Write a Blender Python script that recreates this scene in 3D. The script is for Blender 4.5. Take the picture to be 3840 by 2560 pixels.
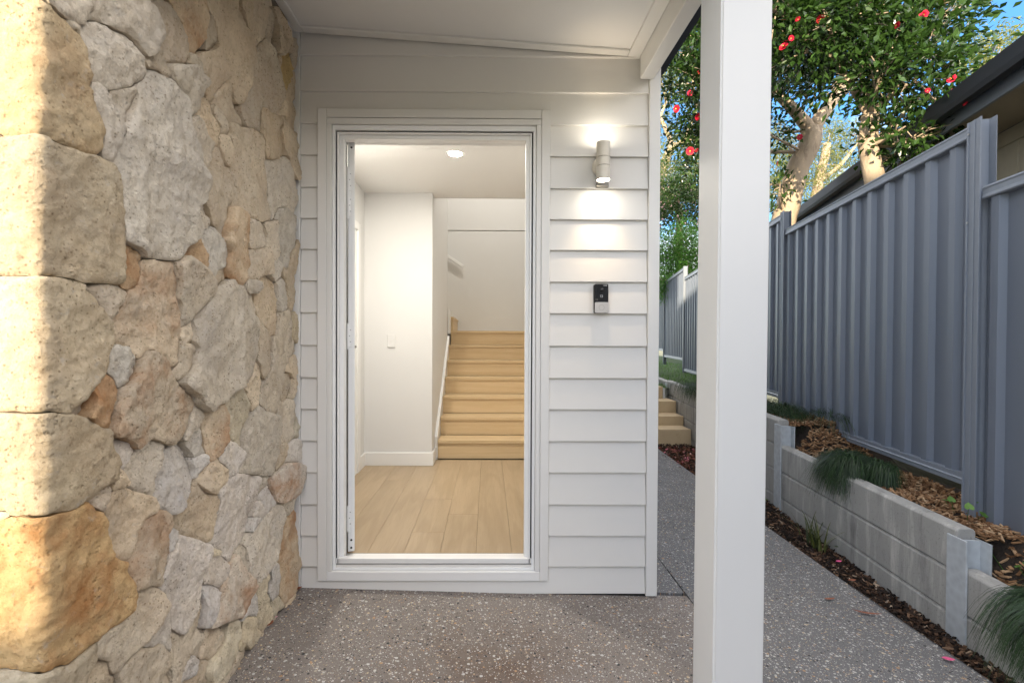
import bpy, bmesh, math, random
import numpy as np
from mathutils import Vector, Matrix, noise
from mathutils import geometry as mgeo
random.seed(7); rng = np.random.default_rng(7)
S = bpy.context.scene
for o in list(bpy.data.objects): bpy.data.objects.remove(o)
COL = S.collection
PI = math.pi
rad = math.radians

# ------------------------------------------------------------------ camera
FPX, PPX, PPY, W, H = 1850.0, 1845.0, 1302.0, 3840.0, 2560.0
YAW, PITCH, ROLL = math.atan(15/1850), rad(.7), rad(.22)
CAMPOS = Vector((0, -2.45, 1.21))
R3 = Matrix.Rotation(-YAW, 3, 'Z') @ Matrix.Rotation(PI/2-PITCH, 3, 'X') @ Matrix.Rotation(ROLL, 3, 'Z')
cam_d = bpy.data.cameras.new('camera'); cam = bpy.data.objects.new('camera', cam_d); COL.objects.link(cam)
cam.matrix_world = Matrix.Translation(CAMPOS) @ R3.to_4x4()
cam_d.sensor_width = 36; cam_d.lens = FPX/W*36
cam_d.shift_x = (W/2-PPX)/W; cam_d.shift_y = (PPY-H/2)/W
cam_d.clip_start = .02; cam_d.clip_end = 3000
S.camera = cam
S.render.engine = 'CYCLES'
S.render.resolution_x, S.render.resolution_y = 1024, 682

# ------------------------------------------------------------------ sky, sun, exposure
CLOUD = (10.9, 10.2, 9.5)
SUN_EL, SUN_AZ = rad(5.8), rad(22)          # low sun behind the camera, a little to the left
wd = bpy.data.worlds.new('World'); S.world = wd; wd.use_nodes = True
wn = wd.node_tree; wn.nodes.clear()
sky = wn.nodes.new('ShaderNodeTexSky'); sky.sky_type = 'NISHITA'; sky.sun_disc = False
sky.sun_elevation = SUN_EL; sky.sun_rotation = PI+SUN_AZ; sky.dust_density = .1; sky.ozone_density = 4.0; sky.air_density = 1.0
bg = wn.nodes.new('ShaderNodeBackground'); bg.inputs['Strength'].default_value = .10
wo = wn.nodes.new('ShaderNodeOutputWorld')
tcw = wn.nodes.new('ShaderNodeTexCoord'); mpw = wn.nodes.new('ShaderNodeMapping'); mpw.inputs['Scale'].default_value = (1, 1, 1.9); mpw.inputs['Location'].default_value = (.35, .2, .1)
wn.links.new(tcw.outputs['Generated'], mpw.inputs[0])
nzw = wn.nodes.new('ShaderNodeTexNoise'); nzw.inputs['Scale'].default_value = 1.7; nzw.inputs['Detail'].default_value = 7; nzw.inputs['Roughness'].default_value = .58
wn.links.new(mpw.outputs[0], nzw.inputs['Vector'])
crw = wn.nodes.new('ShaderNodeValToRGB'); crw.color_ramp.elements[0].position = .44; crw.color_ramp.elements[1].position = .60
wn.links.new(nzw.outputs['Fac'], crw.inputs[0])
mxw = wn.nodes.new('ShaderNodeMix'); mxw.data_type = 'RGBA'; mxw.inputs[7].default_value = (*CLOUD, 1)
wn.links.new(crw.outputs[0], mxw.inputs[0]); wn.links.new(sky.outputs[0], mxw.inputs[6])
wn.links.new(mxw.outputs[2], bg.inputs[0]); wn.links.new(bg.outputs[0], wo.inputs[0])
sd = bpy.data.lights.new('sun', 'SUN'); sd.energy = 2.0; sd.angle = rad(.5); sd.color = (1, .85, .63)
sun = bpy.data.objects.new('sun', sd); COL.objects.link(sun)
sdir = Vector((math.sin(SUN_AZ)*math.cos(SUN_EL), math.cos(SUN_AZ)*math.cos(SUN_EL), -math.sin(SUN_EL)))
sun.rotation_euler = sdir.to_track_quat('-Z', 'Y').to_euler()
S.view_settings.view_transform = 'Standard'; S.view_settings.look = 'None'
S.view_settings.gamma = 1; S.view_settings.exposure = 2.52
WALL_LAMP_W, DOWN_W, HALL_FILL_W, STAIR_FILL_W = 2.0, .6, 3.5, 8.5

# ------------------------------------------------------------------ helpers
def ray(x, y): return R3 @ Vector(((x-PPX)/FPX, -(y-PPY)/FPX, -1))
def aty(x, y, Y): d = ray(x, y); return CAMPOS + d*((Y-CAMPOS.y)/d.y)
def atx(x, y, X): d = ray(x, y); return CAMPOS + d*((X-CAMPOS.x)/d.x)
DS = 3840/2352
def dy(x, y, Y): return aty(x*DS, y*DS, Y)

def link(o, parent=None):
    COL.objects.link(o)
    if parent is not None: o.parent = parent
    return o
def empty(name, loc, label=None, cat=None, group=None, kind=None, parent=None):
    o = bpy.data.objects.new(name, None); o.location = loc; o.empty_display_size = .05
    link(o, parent); tag(o, label, cat, group, kind); return o
def tag(o, label=None, cat=None, group=None, kind=None):
    if label: o['label'] = label
    if cat: o['category'] = cat
    if group: o['group'] = group
    if kind: o['kind'] = kind
    return o

class MB:
    """collects world-space geometry, then links it as one mesh object"""
    def __init__(s): s.v = []; s.f = []
    def add(s, v, f):
        n = len(s.v); s.v += [tuple(p) for p in v]; s.f += [tuple(i+n for i in q) for q in f]; return s
    def box(s, x0, x1, y0, y1, z0, z1):
        v = [(x, y, z) for x in (x0, x1) for y in (y0, y1) for z in (z0, z1)]
        return s.add(v, [(0,1,3,2),(4,6,7,5),(0,4,5,1),(2,3,7,6),(0,2,6,4),(1,5,7,3)])
    def obox(s, c, ax, ay, az):
        """oriented box: centre and three half-axis vectors"""
        c, ax, ay, az = Vector(c), Vector(ax), Vector(ay), Vector(az)
        v = [c+ax*i+ay*j+az*k for i in (-1,1) for j in (-1,1) for k in (-1,1)]
        return s.add(v, [(0,1,3,2),(4,6,7,5),(0,4,5,1),(2,3,7,6),(0,2,6,4),(1,5,7,3)])
    def prism(s, poly, a, b):
        """poly: list of points; a, b: offset vectors of the two ends"""
        n = len(poly); a, b = Vector(a), Vector(b)
        v = [Vector(p)+a for p in poly]+[Vector(p)+b for p in poly]
        f = [tuple(range(n))[::-1], tuple(range(n, 2*n))]+[(i, (i+1) % n, n+(i+1) % n, n+i) for i in range(n)]
        return s.add(v, f)
    def tube(s, pts, rs, n=8, caps=True):
        pts = [Vector(p) for p in pts]; rings = []; base = len(s.v); up = None
        for i, p in enumerate(pts):
            t = (pts[min(i+1, len(pts)-1)]-pts[max(i-1, 0)]).normalized()
            if up is None: up = t.orthogonal().normalized()
            up = (up - t*up.dot(t)).normalized(); w = t.cross(up)
            r = rs[i] if hasattr(rs, '__len__') else rs
            s.v += [tuple(p+(up*math.cos(a)+w*math.sin(a))*r) for a in [2*PI*k/n for k in range(n)]]
        for i in range(len(pts)-1):
            for k in range(n):
                a, b = base+i*n+k, base+i*n+(k+1) % n
                s.f.append((a, b, b+n, a+n))
        if caps:
            s.f.append(tuple(base+k for k in range(n))[::-1]); s.f.append(tuple(base+(len(pts)-1)*n+k for k in range(n)))
        return s
    def build(s, name, mat, parent=None, bevel=0, smooth=False, segs=1, auto=None):
        me = bpy.data.meshes.new(name); me.from_pydata(s.v, [], s.f)
        if bevel or True:
            bm = bmesh.new(); bm.from_mesh(me)
            bmesh.ops.recalc_face_normals(bm, faces=bm.faces)
            if bevel:
                es = [e for e in bm.edges if len(e.link_faces) == 2 and e.calc_face_angle(0) > .6]
                bmesh.ops.bevel(bm, geom=es, offset=bevel, segments=segs, affect='EDGES', clamp_overlap=True)
            bm.to_mesh(me); bm.free()
        if smooth: me.polygons.foreach_set('use_smooth', [True]*len(me.polygons))
        me.materials.append(mat)
        o = bpy.data.objects.new(name, me); link(o)
        if parent is not None:
            o.parent = parent; o.matrix_parent_inverse = Matrix.Translation(parent_loc(parent)).inverted()
        return o
def parent_loc(p):
    v = Vector((0, 0, 0))
    if p.type == 'MESH': return v
    while p is not None: v += p.location; p = p.parent if p.parent and p.parent.type == 'EMPTY' else None
    return v
def copy_tree(o, parent=None):
    c = o.copy(); COL.objects.link(c)
    if parent is not None: c.parent = parent
    for ch in list(o.children): copy_tree(ch, c)
    return c
def npmesh(name, V, F, mat, parent=None, smooth=False, attr=None):
    """V (n,3), F (m,k) arrays"""
    me = bpy.data.meshes.new(name); n, m, k = len(V), len(F), F.shape[1]
    me.vertices.add(n); me.vertices.foreach_set('co', V.astype(np.float32).ravel())
    me.loops.add(m*k); me.loops.foreach_set('vertex_index', F.astype(np.int32).ravel())
    me.polygons.add(m); me.polygons.foreach_set('loop_start', np.arange(0, m*k, k, dtype=np.int32))
    me.polygons.foreach_set('use_smooth', np.full(m, smooth))
    me.update(calc_edges=True)
    if attr is not None:
        a = me.attributes.new('tint', 'FLOAT', 'POINT'); a.data.foreach_set('value', attr.astype(np.float32))
    me.materials.append(mat)
    o = bpy.data.objects.new(name, me); link(o)
    if parent is not None:
        o.parent = parent; o.matrix_parent_inverse = Matrix.Translation(parent_loc(parent)).inverted()
    return o

# ------------------------------------------------------------------ materials
class NT:
    def __init__(s, name, rough=.5, metal=0, spec=.5):
        s.m = bpy.data.materials.new(name); s.m.use_nodes = True; s.t = s.m.node_tree
        s.b = s.t.nodes['Principled BSDF']; s.b.inputs['Roughness'].default_value = rough
        s.b.inputs['Metallic'].default_value = metal; s.b.inputs['Specular IOR Level'].default_value = spec
        s.co = None
    def n(s, typ, **kw):
        nd = s.t.nodes.new('ShaderNode'+typ)
        for k, v in kw.items():
            if k.startswith('i_'):
                key = k[2:]; key = int(key) if key.isdigit() else key.replace('_', ' ')
                nd.inputs[key].default_value = v
            else: setattr(nd, k, v)
        return nd
    def l(s, a, b): s.t.links.new(a, b)
    def coord(s, scale=(1,1,1), kind='Object'):
        if s.co is None: s.co = s.n('TexCoord')
        mp = s.n('Mapping'); mp.inputs['Scale'].default_value = scale; s.l(s.co.outputs[kind], mp.inputs[0]); return mp.outputs[0]
    def noise(s, scale, detail=4, rough=.55, co=None, out='Fac', dist=0):
        nd = s.n('TexNoise'); nd.inputs['Scale'].default_value = scale; nd.inputs['Detail'].default_value = detail
        nd.inputs['Roughness'].default_value = rough; nd.inputs['Distortion'].default_value = dist
        s.l(co if co else s.coord(), nd.inputs['Vector']); return nd.outputs[out]
    def vor(s, scale, co=None, feature='F1', rnd=1):
        nd = s.n('TexVoronoi'); nd.feature = feature; nd.inputs['Scale'].default_value = scale
        nd.inputs['Randomness'].default_value = rnd
        s.l(co if co else s.coord(), nd.inputs['Vector']); return nd
    def ramp(s, fac, stops, interp='LINEAR'):
        nd = s.n('ValToRGB'); cr = nd.color_ramp; cr.interpolation = interp
        while len(cr.elements) > 1: cr.elements.remove(cr.elements[-1])
        for i, (p, c) in enumerate(stops):
            if not hasattr(c, '__len__'): c = (c, c, c)
            e = cr.elements[0] if i == 0 else cr.elements.new(p)
            e.position = p; e.color = (*c, 1)
        s.l(fac, nd.inputs[0]); return nd.outputs[0]
    def mix(s, fac, a, b, mode='MIX'):
        nd = s.n('Mix'); nd.data_type = 'RGBA'; nd.blend_type = mode
        for sock, val in ((nd.inputs[0], fac), (nd.inputs[6], a), (nd.inputs[7], b)):
            if hasattr(val, 'is_linked'): s.l(val, sock)
            elif hasattr(val, '__len__'): sock.default_value = (*val, 1)
            else: sock.default_value = val
        return nd.outputs[2]
    def math(s, op, a, b=0):
        nd = s.n('Math'); nd.operation = op
        for sock, val in ((nd.inputs[0], a), (nd.inputs[1], b)):
            if hasattr(val, 'is_linked'): s.l(val, sock)
            else: sock.default_value = val
        return nd.outputs[0]
    def color(s, c):
        if hasattr(c, 'is_linked'): s.l(c, s.b.inputs['Base Color'])
        else: s.b.inputs['Base Color'].default_value = (*c, 1)
        return s
    def rough(s, r): s.l(r, s.b.inputs['Roughness']); return s
    def bump(s, h, dist, strength=1, prev=None):
        nd = s.n('Bump'); nd.inputs['Distance'].default_value = dist; nd.inputs['Strength'].default_value = strength
        s.l(h, nd.inputs['Height'])
        if prev: s.l(prev, nd.inputs['Normal'])
        s.l(nd.outputs[0], s.b.inputs['Normal']); return nd.outputs[0]
def paint(name, c, rough=.45, var=.03, dirt=0, bump=True):
    t = NT(name, rough)
    f = t.noise(3.0, 3)
    a = tuple(x*(1-var) for x in c); b = tuple(min(1, x*(1+var)) for x in c)
    col = t.mix(f, a, b)
    if dirt:
        d = t.ramp(t.noise(14, 6, .7), [(.60, 0), (.78, dirt)])
        col = t.mix(d, col, tuple(x*.55 for x in c))
    t.color(col)
    if bump: t.bump(t.noise(220, 2), .0004, .25)
    t.rough(t.ramp(t.noise(9, 3), [(.3, rough-.06), (.7, rough+.08)]))
    return t.m
def emit(name, c, s):
    t = NT(name); t.b.inputs['Emission Color'].default_value = (*c, 1); t.b.inputs['Emission Strength'].default_value = s
    t.color((.8, .8, .8)); return t.m
def plain(name, c, rough=.5, metal=0): 
    t = NT(name, rough, metal); t.color(t.mix(t.noise(30, 3), tuple(x*.93 for x in c), tuple(min(1, x*1.05) for x in c))); return t.m

M = {}
M['board'] = paint('weatherboard_paint', (.70, .68, .645), .5, .02, .06)
M['trim'] = paint('trim_paint', (.72, .705, .675), .42, .015, .05)
M['soffit'] = paint('soffit_paint', (.72, .71, .695), .6, .015)
M['post'] = paint('post_paint', (.58, .575, .565), .4, .015, .03)
M['alu'] = paint('white_powdercoat', (.84, .84, .83), .4, .005, 0, False)
M['aludirt'] = paint('sill_powdercoat', (.78, .77, .75), .45, .01, .10, False)
M['wall'] = paint('interior_wall_paint', (.74, .735, .725), .75, .01)
M['ceil'] = paint('ceiling_paint', (.80, .79, .77), .85, .01)
M['intrim'] = paint('interior_trim_paint', (.84, .835, .82), .35, .01)
M['black'] = plain('black_rubber', (.012, .012, .012), .6)
M['brown'] = plain('gap_shade', (.05, .038, .028), .7)  # stands in for the shade in the gap beside the door leaf
M['dark'] = plain('dark_gap', (.02, .018, .016), .9)
M['lampmetal'] = plain('champagne_metal', (.66, .61, .52), .42, .1)
M['plate'] = plain('grey_plate', (.28, .26, .23), .4, .5)
M['silver'] = plain('silver_plastic', (.55, .53, .51), .35, .4)
M['gloss'] = plain('glossy_black', (.012, .013, .016), .08)
M['print'] = plain('white_print', (.7, .7, .7), .5)
M['bulb'] = emit('lamp_glow', (1, .92, .78), 14)
M['downbulb'] = emit('downlight_glow', (1, .93, .80), 30)
M['navy'] = plain('navy_colorbond', (.010, .014, .024), .6)
M['screw'] = plain('steel_screw', (.45, .45, .45), .3, .8)

def m_stone():
    t = NT('limestone', .93, 0, .2)
    oi = t.n('ObjectInfo'); at = t.n('Attribute', attribute_name='stain', attribute_type='OBJECT')
    co = t.coord((1, 1, 1))
    off = t.n('VectorMath', operation='ADD'); t.l(co, off.inputs[0])
    rv = t.n('CombineXYZ'); r100 = t.math('MULTIPLY', oi.outputs['Random'], 60)
    for i in range(3): t.l(r100, rv.inputs[i])
    t.l(rv.outputs[0], off.inputs[1]); co = off.outputs[0]
    big = t.noise(5, 4, .6, co); mid = t.noise(17, 6, .68, co); fine = t.noise(75, 5, .7, co)
    base = oi.outputs['Color']
    c = t.mix(t.ramp(big, [(.34, 0), (.66, 1)]), t.mix(1, base, (.88, .87, .88), 'MULTIPLY'), t.mix(1, base, (1.12, 1.10, 1.06), 'MULTIPLY'))
    c = t.mix(t.ramp(mid, [(.42, 0), (.72, .75)]), c, t.mix(1, base, (.80, .745, .67), 'MULTIPLY'))
    c = t.mix(t.ramp(fine, [(.32, .85), (.47, 0)]), c, t.mix(1, base, (.70, .64, .58), 'MULTIPLY'))
    c = t.mix(t.ramp(t.noise(31, 5, .7, co), [(.60, 0), (.74, .55)]), c, (.56, .52, .46))
    pv = t.math('MULTIPLY', t.ramp(t.vor(70, co).outputs['Distance'], [(.10, 1), (.26, 0)]), t.ramp(t.noise(7, 3, .5, co), [(.40, 0), (.56, .85)]))
    c = t.mix(pv, c, t.mix(1, base, (.42, .37, .31), 'MULTIPLY'))
    c = t.mix(t.ramp(t.noise(130, 3, .7, co), [(.58, 0), (.72, .55)]), c, t.mix(1, base, (1.25, 1.24, 1.2), 'MULTIPLY'))
    st = t.math('MULTIPLY', t.ramp(t.noise(6.5, 5, .62, co), [(.44, 0), (.66, 1)]), at.outputs['Fac'])
    c = t.mix(st, c, (.40, .165, .05))
    t.color(c)
    pit = t.vor(62, co).outputs['Distance']
    pits = t.ramp(pit, [(.10, 0), (.34, 1)])
    pm = t.ramp(t.noise(8, 3, .5, co), [(.46, 0), (.62, 1)])
    pits = t.mix(pm, (1, 1, 1), pits)
    stretched = t.n('Mapping'); stretched.inputs['Scale'].default_value = (1, 1, .8); t.l(co, stretched.inputs[0])
    rg = t.noise(55, 8, .72, stretched.outputs[0])
    b1 = t.bump(t.noise(38, 9, .72, co), .012, .9)
    b2 = t.bump(rg, .006, .9, b1)
    t.bump(pits, .006, .7, b2)
    return t.m
M['stone'] = m_stone()
t = NT('mortar', .95); t.color(t.mix(t.noise(40, 5), (.10, .075, .05), (.24, .19, .13))); t.bump(t.noise(90, 5), .006); M['mortar'] = t.m

def m_aggregate(name, m0, m1, stain):
    t = NT(name, .72, 0, .35); co = t.coord()
    warp = t.n('VectorMath', operation='MULTIPLY_ADD'); wn_ = t.noise(70, 2, .5, co, 'Color')
    t.l(wn_, warp.inputs[0]); warp.inputs[1].default_value = (.006,)*3; t.l(co, warp.inputs[2]); cw = warp.outputs[0]
    base = t.mix(t.noise(4, 5, .6, co), m0, m1)
    base = t.mix(t.ramp(t.noise(240, 3, .6, co), [(.35, .5), (.65, 0)]), base, tuple(x*.55 for x in m0))
    if stain:
        sp = t.n('VectorMath', operation='DISTANCE'); t.l(co, sp.inputs[0]); sp.inputs[1].default_value = (.02, -.62, 0)
        sm = t.math('MULTIPLY', t.ramp(sp.outputs['Value'], [(.02, 1), (.5, 0)]), t.ramp(t.noise(7, 5, .65, co), [(.35, .25), (.6, 1)]))
        base = t.mix(t.math('MULTIPLY', sm, .8), base, (.10, .055, .03))
    h = None; col = base
    for sc, thr, seed in ((60, .36, 0.0), (102, .35, 3.7), (175, .34, 9.1)):
        mp = t.n('Mapping'); mp.inputs['Location'].default_value = (seed, seed*2, 0); mp.inputs['Scale'].default_value = (1, 1, .02); t.l(cw, mp.inputs[0])
        v = t.vor(sc, mp.outputs[0])
        rnd = t.n('SeparateColor'); t.l(v.outputs['Color'], rnd.inputs[0])
        rr = t.math('MULTIPLY', rnd.outputs[0], thr*1.0)
        peb = t.math('GREATER_THAN', t.math('ADD', rr, .06), v.outputs['Distance'])
        keep = t.math('GREATER_THAN', rnd.outputs[1], .34)
        peb = t.math('MULTIPLY', peb, keep)
        pc = t.ramp(rnd.outputs[2], [(0, (.03, .03, .032)), (.10, (.05, .05, .05)), (.14, (.38, .34, .28)), (.40, (.44, .42, .385)), (.62, (.53, .52, .49)), (.80, (.48, .38, .26)), (.86, (.40, .25, .14)), (.90, (.48, .47, .45)), (1, (.60, .59, .57))], 'CONSTANT')
        col = t.mix(peb, col, pc)
        hh = t.math('MULTIPLY', peb, t.math('SUBTRACT', 1, t.math('MULTIPLY', v.outputs['Distance'], 1.5)))
        h = hh if h is None else t.math('MAXIMUM', h, hh)
    t.color(col)
    b = t.bump(t.noise(160, 4, .6, co), .0015, .6)
    t.bump(h, .0022, .8, b)
    t.rough(t.ramp(t.noise(5, 4), [(.3, .55), (.7, .85)]))
    return t.m
M['porch'] = m_aggregate('porch_aggregate', (.185, .158, .140), (.245, .220, .200), True)
M['path'] = m_aggregate('path_aggregate', (.148, .147, .150), (.196, .194, .195), False)

def m_wood(name, a, b, c, axis, scale=1.0, rough=.42, vv=.1):
    t = NT(name, rough, 0, .4); oi = t.n('ObjectInfo')
    sc = {'x': (.9, 14, 14), 'y': (14, .9, 14), 'z': (14, 14, .9)}[axis]
    co = t.coord(tuple(v*scale for v in sc))
    off = t.n('VectorMath', operation='ADD'); t.l(co, off.inputs[0]); rv = t.n('CombineXYZ')
    r = t.math('MULTIPLY', oi.outputs['Random'], 90)
    for i in range(3): t.l(r, rv.inputs[i])
    t.l(rv.outputs[0], off.inputs[1]); co = off.outputs[0]
    g = t.noise(1.1, 6, .62, co, dist=.8); f = t.noise(9, 4, .6, co)
    col = t.mix(t.ramp(g, [(.38, 0), (.62, 1)]), a, b)
    w = t.n('TexWave'); w.wave_type = 'RINGS'; w.inputs['Scale'].default_value = .55; w.inputs['Distortion'].default_value = 5.5
    w.inputs['Detail'].default_value = 3; w.inputs['Detail Scale'].default_value = 1.4; t.l(co, w.inputs['Vector'])
    col = t.mix(t.ramp(w.outputs['Fac'], [(.70, 0), (.95, .40)]), col, c)
    col = t.mix(t.ramp(f, [(.34, .35), (.5, 0)]), col, c)
    hsv = t.n('HueSaturation'); t.l(col, hsv.inputs['Color'])
    t.l(t.math('ADD', t.math('MULTIPLY', oi.outputs['Random'], vv), 1-vv/2), hsv.inputs['Value'])
    t.color(hsv.outputs[0]); t.bump(f, .0006, .3); return t.m
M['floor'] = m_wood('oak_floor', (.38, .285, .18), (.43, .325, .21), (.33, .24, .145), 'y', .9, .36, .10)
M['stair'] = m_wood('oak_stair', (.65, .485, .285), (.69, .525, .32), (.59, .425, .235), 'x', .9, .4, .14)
M['gap'] = plain('floor_gap', (.20, .14, .08), .8)

def m_metal_fence():
    t = NT('fence_colorbond', .42, 0, .5)
    c = t.mix(t.noise(2, 3), (.132, .157, .204), (.146, .171, .219))
    c = t.mix(t.ramp(t.noise(26, 6, .7), [(.62, 0), (.8, .25)]), c, (.20, .19, .17))
    t.color(c); t.bump(t.noise(7, 2), .0015, .3); return t.m
M['fence'] = m_metal_fence()
M['fencepost'] = plain('fence_post_colorbond', (.20, .228, .275), .42)
def m_concrete():
    t = NT('sleeper_concrete', .82, 0, .3); oi = t.n('ObjectInfo'); co = t.coord()
    c = t.mix(t.noise(3.5, 5, .6), (.30, .295, .28), (.43, .425, .405))
    st = t.coord((5, 5, .6)); c = t.mix(t.ramp(t.noise(2.2, 6, .7, st), [(.52, 0), (.66, .9)]), c, (.56, .55, .52))
    c = t.mix(t.ramp(t.noise(2.0, 6, .72, t.coord((4, 4, .8))), [(.30, .75), (.46, 0)]), c, (.15, .15, .145))
    c = t.mix(t.ramp(t.noise(120, 3, .6), [(.30, .4), (.42, 0)]), c, (.12, .12, .12))
    t.color(c); t.bump(t.noise(60, 5, .6), .002, .6); return t.m
M['concrete'] = m_concrete()
t = NT('galvanised_steel', .5, .15); t.color(t.mix(t.vor(30).outputs['Distance'], (.44, .47, .50), (.56, .60, .63))); M['galv'] = t.m
t = NT('sandstone_step', .85); c_ = t.mix(t.noise(6, 6, .65), (.44, .335, .20), (.54, .43, .28)); c_ = t.mix(t.ramp(t.noise(9, 5, .7), [(.6, 0), (.75, .6)]), c_, (.28, .18, .09)); t.color(c_); t.bump(t.noise(120, 4), .002, .5); M['sandstone'] = t.m
t = NT('soil', .95); t.color(t.mix(t.noise(30, 6, .7), (.018, .014, .011), (.06, .042, .03))); t.bump(t.noise(45, 6, .7), .02); M['soil'] = t.m
t = NT('bare_ground', .95); t.color(t.mix(t.noise(.6, 6, .7), (.16, .17, .09), (.26, .23, .14))); t.bump(t.noise(8, 6, .7), .03); M['ground'] = t.m
t = NT('lawn_soil', .95); t.color(t.mix(t.noise(20, 6, .7), (.025, .05, .012), (.05, .085, .02))); t.bump(t.noise(40, 6, .7), .02); M['lawn'] = t.m
t = NT('cream_block_wall', .9); t.color(t.mix(t.noise(5, 6, .65), (.34, .30, .23), (.46, .41, .32))); t.bump(t.noise(70, 4), .003, .5); M['cream'] = t.m
t = NT('eave_board', .7); t.color(t.mix(t.noise(4, 5, .65), (.30, .25, .18), (.40, .34, .26))); M['eave'] = t.m

def m_leaf(name, lo, hi, rough=.35, sub=.0, trans=.25):
    t = NT(name, rough, 0, .5); at = t.n('Attribute', attribute_name='tint', attribute_type='GEOMETRY')
    col = t.ramp(at.outputs['Fac'], [(0, lo), (.75, hi), (1, tuple(min(1, x*1.5) for x in hi))]); t.color(col)
    tr = t.n('BsdfTranslucent'); tc = t.mix(1, col, (1.6, 1.7, .7), 'MULTIPLY'); t.l(tc, tr.inputs[0])
    mx = t.n('MixShader'); mx.inputs[0].default_value = trans; t.l(t.b.outputs[0], mx.inputs[1]); t.l(tr.outputs[0], mx.inputs[2])
    t.l(mx.outputs[0], t.t.nodes['Material Output'].inputs[0]); return t.m
M['camellia'] = m_leaf('camellia_leaf', (.007, .023, .005), (.042, .088, .019), .22, trans=.18)
M['gum'] = m_leaf('gum_leaf', (.06, .085, .022), (.20, .21, .06), .45, trans=.3)
M['fern'] = m_leaf('fern_leaf', (.03, .10, .012), (.09, .23, .03), .4, trans=.3)
M['yucca'] = m_leaf('yucca_leaf', (.10, .13, .07), (.20, .24, .12), .45, trans=.15)
M['needle'] = m_leaf('needle_leaf', (.008, .024, .008), (.026, .062, .016), .5, trans=.15)
M['grass'] = m_leaf('grass_blade', (.025, .07, .010), (.07, .16, .022), .5, trans=.3)
M['weed'] = m_leaf('weed_leaf', (.07, .16, .03), (.14, .28, .06), .45, trans=.3)
M['strap'] = m_leaf('strap_leaf', (.03, .05, .012), (.09, .10, .03), .4, trans=.2)
def m_tint(name, stops, rough=.85):
    t = NT(name, rough, 0, .2); at = t.n('Attribute', attribute_name='tint', attribute_type='GEOMETRY')
    t.color(t.ramp(at.outputs['Fac'], stops)); t.bump(t.noise(180, 4), .002, .5); return t.m
M['bark'] = m_tint('bark_chip', [(0, (.10, .05, .025)), (.4, (.22, .12, .06)), (.75, (.36, .22, .12)), (1, (.48, .34, .21))])
M['mulch'] = m_tint('dark_mulch', [(0, (.010, .008, .007)), (.55, (.035, .022, .016)), (.85, (.09, .05, .03)), (.95, (.22, .13, .08)), (1, (.45, .36, .27))])
M['litter'] = m_tint('petal_litter', [(0, (.05, .022, .012)), (.6, (.12, .055, .03)), (.85, (.22, .07, .06)), (.95, (.42, .12, .16)), (1, (.5, .32, .28))])
t = NT('tree_bark', .85); c_ = t.mix(t.noise(5, 6, .65), (.36, .28, .19), (.48, .38, .27)); c_ = t.mix(t.ramp(t.noise(4, 5, .7, t.coord((3, 3, .8))), [(.52, 0), (.66, .75)]), c_, (.18, .13, .09)); t.color(c_); t.bump(t.noise(30, 6, .7), .012, .8); M['trunk'] = t.m
t = NT('flower_petal', .5); oi_ = t.n('ObjectInfo'); t.color(t.mix(oi_.outputs['Random'], (.55, .008, .02), (.68, .02, .07))); M['petal'] = t.m
M['stamen'] = plain('flower_stamen', (.75, .5, .08), .6)
M['palepink'] = plain('pale_pink_petal', (.72, .42, .45), .5)
M['deadleaf'] = plain('dry_leaf', (.26, .09, .045), .7)
M['pinkpetal'] = plain('fallen_pink_petal', (.72, .10, .25), .6)
M['bounce'] = paint('bounce_concrete', (.42, .41, .39), .85, .06)
M['roof'] = plain('roof_sheet', (.03, .035, .045), .5)

# ------------------------------------------------------------------ ground and setting
def slab_z(x, y):
    z = -.01-.0262*(x+.93)
    if x > .9: z -= .012*(x-.9)
    if y > 0: z += .028*y
    return z
def sheet(name, x0, x1, y0, y1, nx, ny, zf, mat, parent=None, thick=0):
    xs = np.linspace(x0, x1, nx+1); ys = np.linspace(y0, y1, ny+1)
    V = np.array([(x, y, zf(x, y)) for y in ys for x in xs]); F = []
    for j in range(ny):
        for i in range(nx):
            a = j*(nx+1)+i; F.append((a, a+1, a+nx+2, a+nx+1))
    F = np.array(F); b = MB(); b.add([tuple(v) for v in V], [tuple(int(i) for i in q) for q in F])
    if thick:
        for (p, q) in (((x0, y0), (x1, y0)), ((x1, y0), (x1, y1)), ((x1, y1), (x0, y1)), ((x0, y1), (x0, y0))):
            n = 6; 
            for k in range(n):
                u, w = k/n, (k+1)/n
                A = (p[0]+(q[0]-p[0])*u, p[1]+(q[1]-p[1])*u); B = (p[0]+(q[0]-p[0])*w, p[1]+(q[1]-p[1])*w)
                b.add([(A[0], A[1], zf(*A)-thick), (B[0], B[1], zf(*B)-thick), (B[0], B[1], zf(*B)), (A[0], A[1], zf(*A))], [(0, 1, 2, 3)])
    return b.build(name, mat, parent, smooth=False)
# terrain: one sheet to the horizon, with a bank added behind the camera to block the sun
SHEAR = math.tan(SUN_AZ)
def terrain(c, y):
    z = -.36
    f = 1 if c > -.315 else .5  # bank cut lower on the left so sun reaches the corner blocks
    if y < -9: z += f*4.80*(1-math.exp(-(min(21, -9-y)/2.6)**2))
    return z
g = MB(); ys = [-600, -300, -120, -60, -45, -30, -26, -23, -20, -18, -16, -14, -13, -12, -11.2, -10.5, -9.8, -9, -6, -3, 0, 4, 10, 20, 40, 100, 300, 900]
xs = [-600, -200, -80, -40, -20, -10, -5, -2, -.33, -.30, 2, 5, 10, 20, 40, 80, 200, 600]
hv = [(x+SHEAR*max(-60, min(0, y))+(.03*max(0, -14-y) if -.5 < x < -.3 else 0), y, terrain(x, y)+(.14*noise.noise((x*.15, y*.2, 0)) if y < -12 else 0)) for y in ys for x in xs]; nx_ = len(xs)
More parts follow.
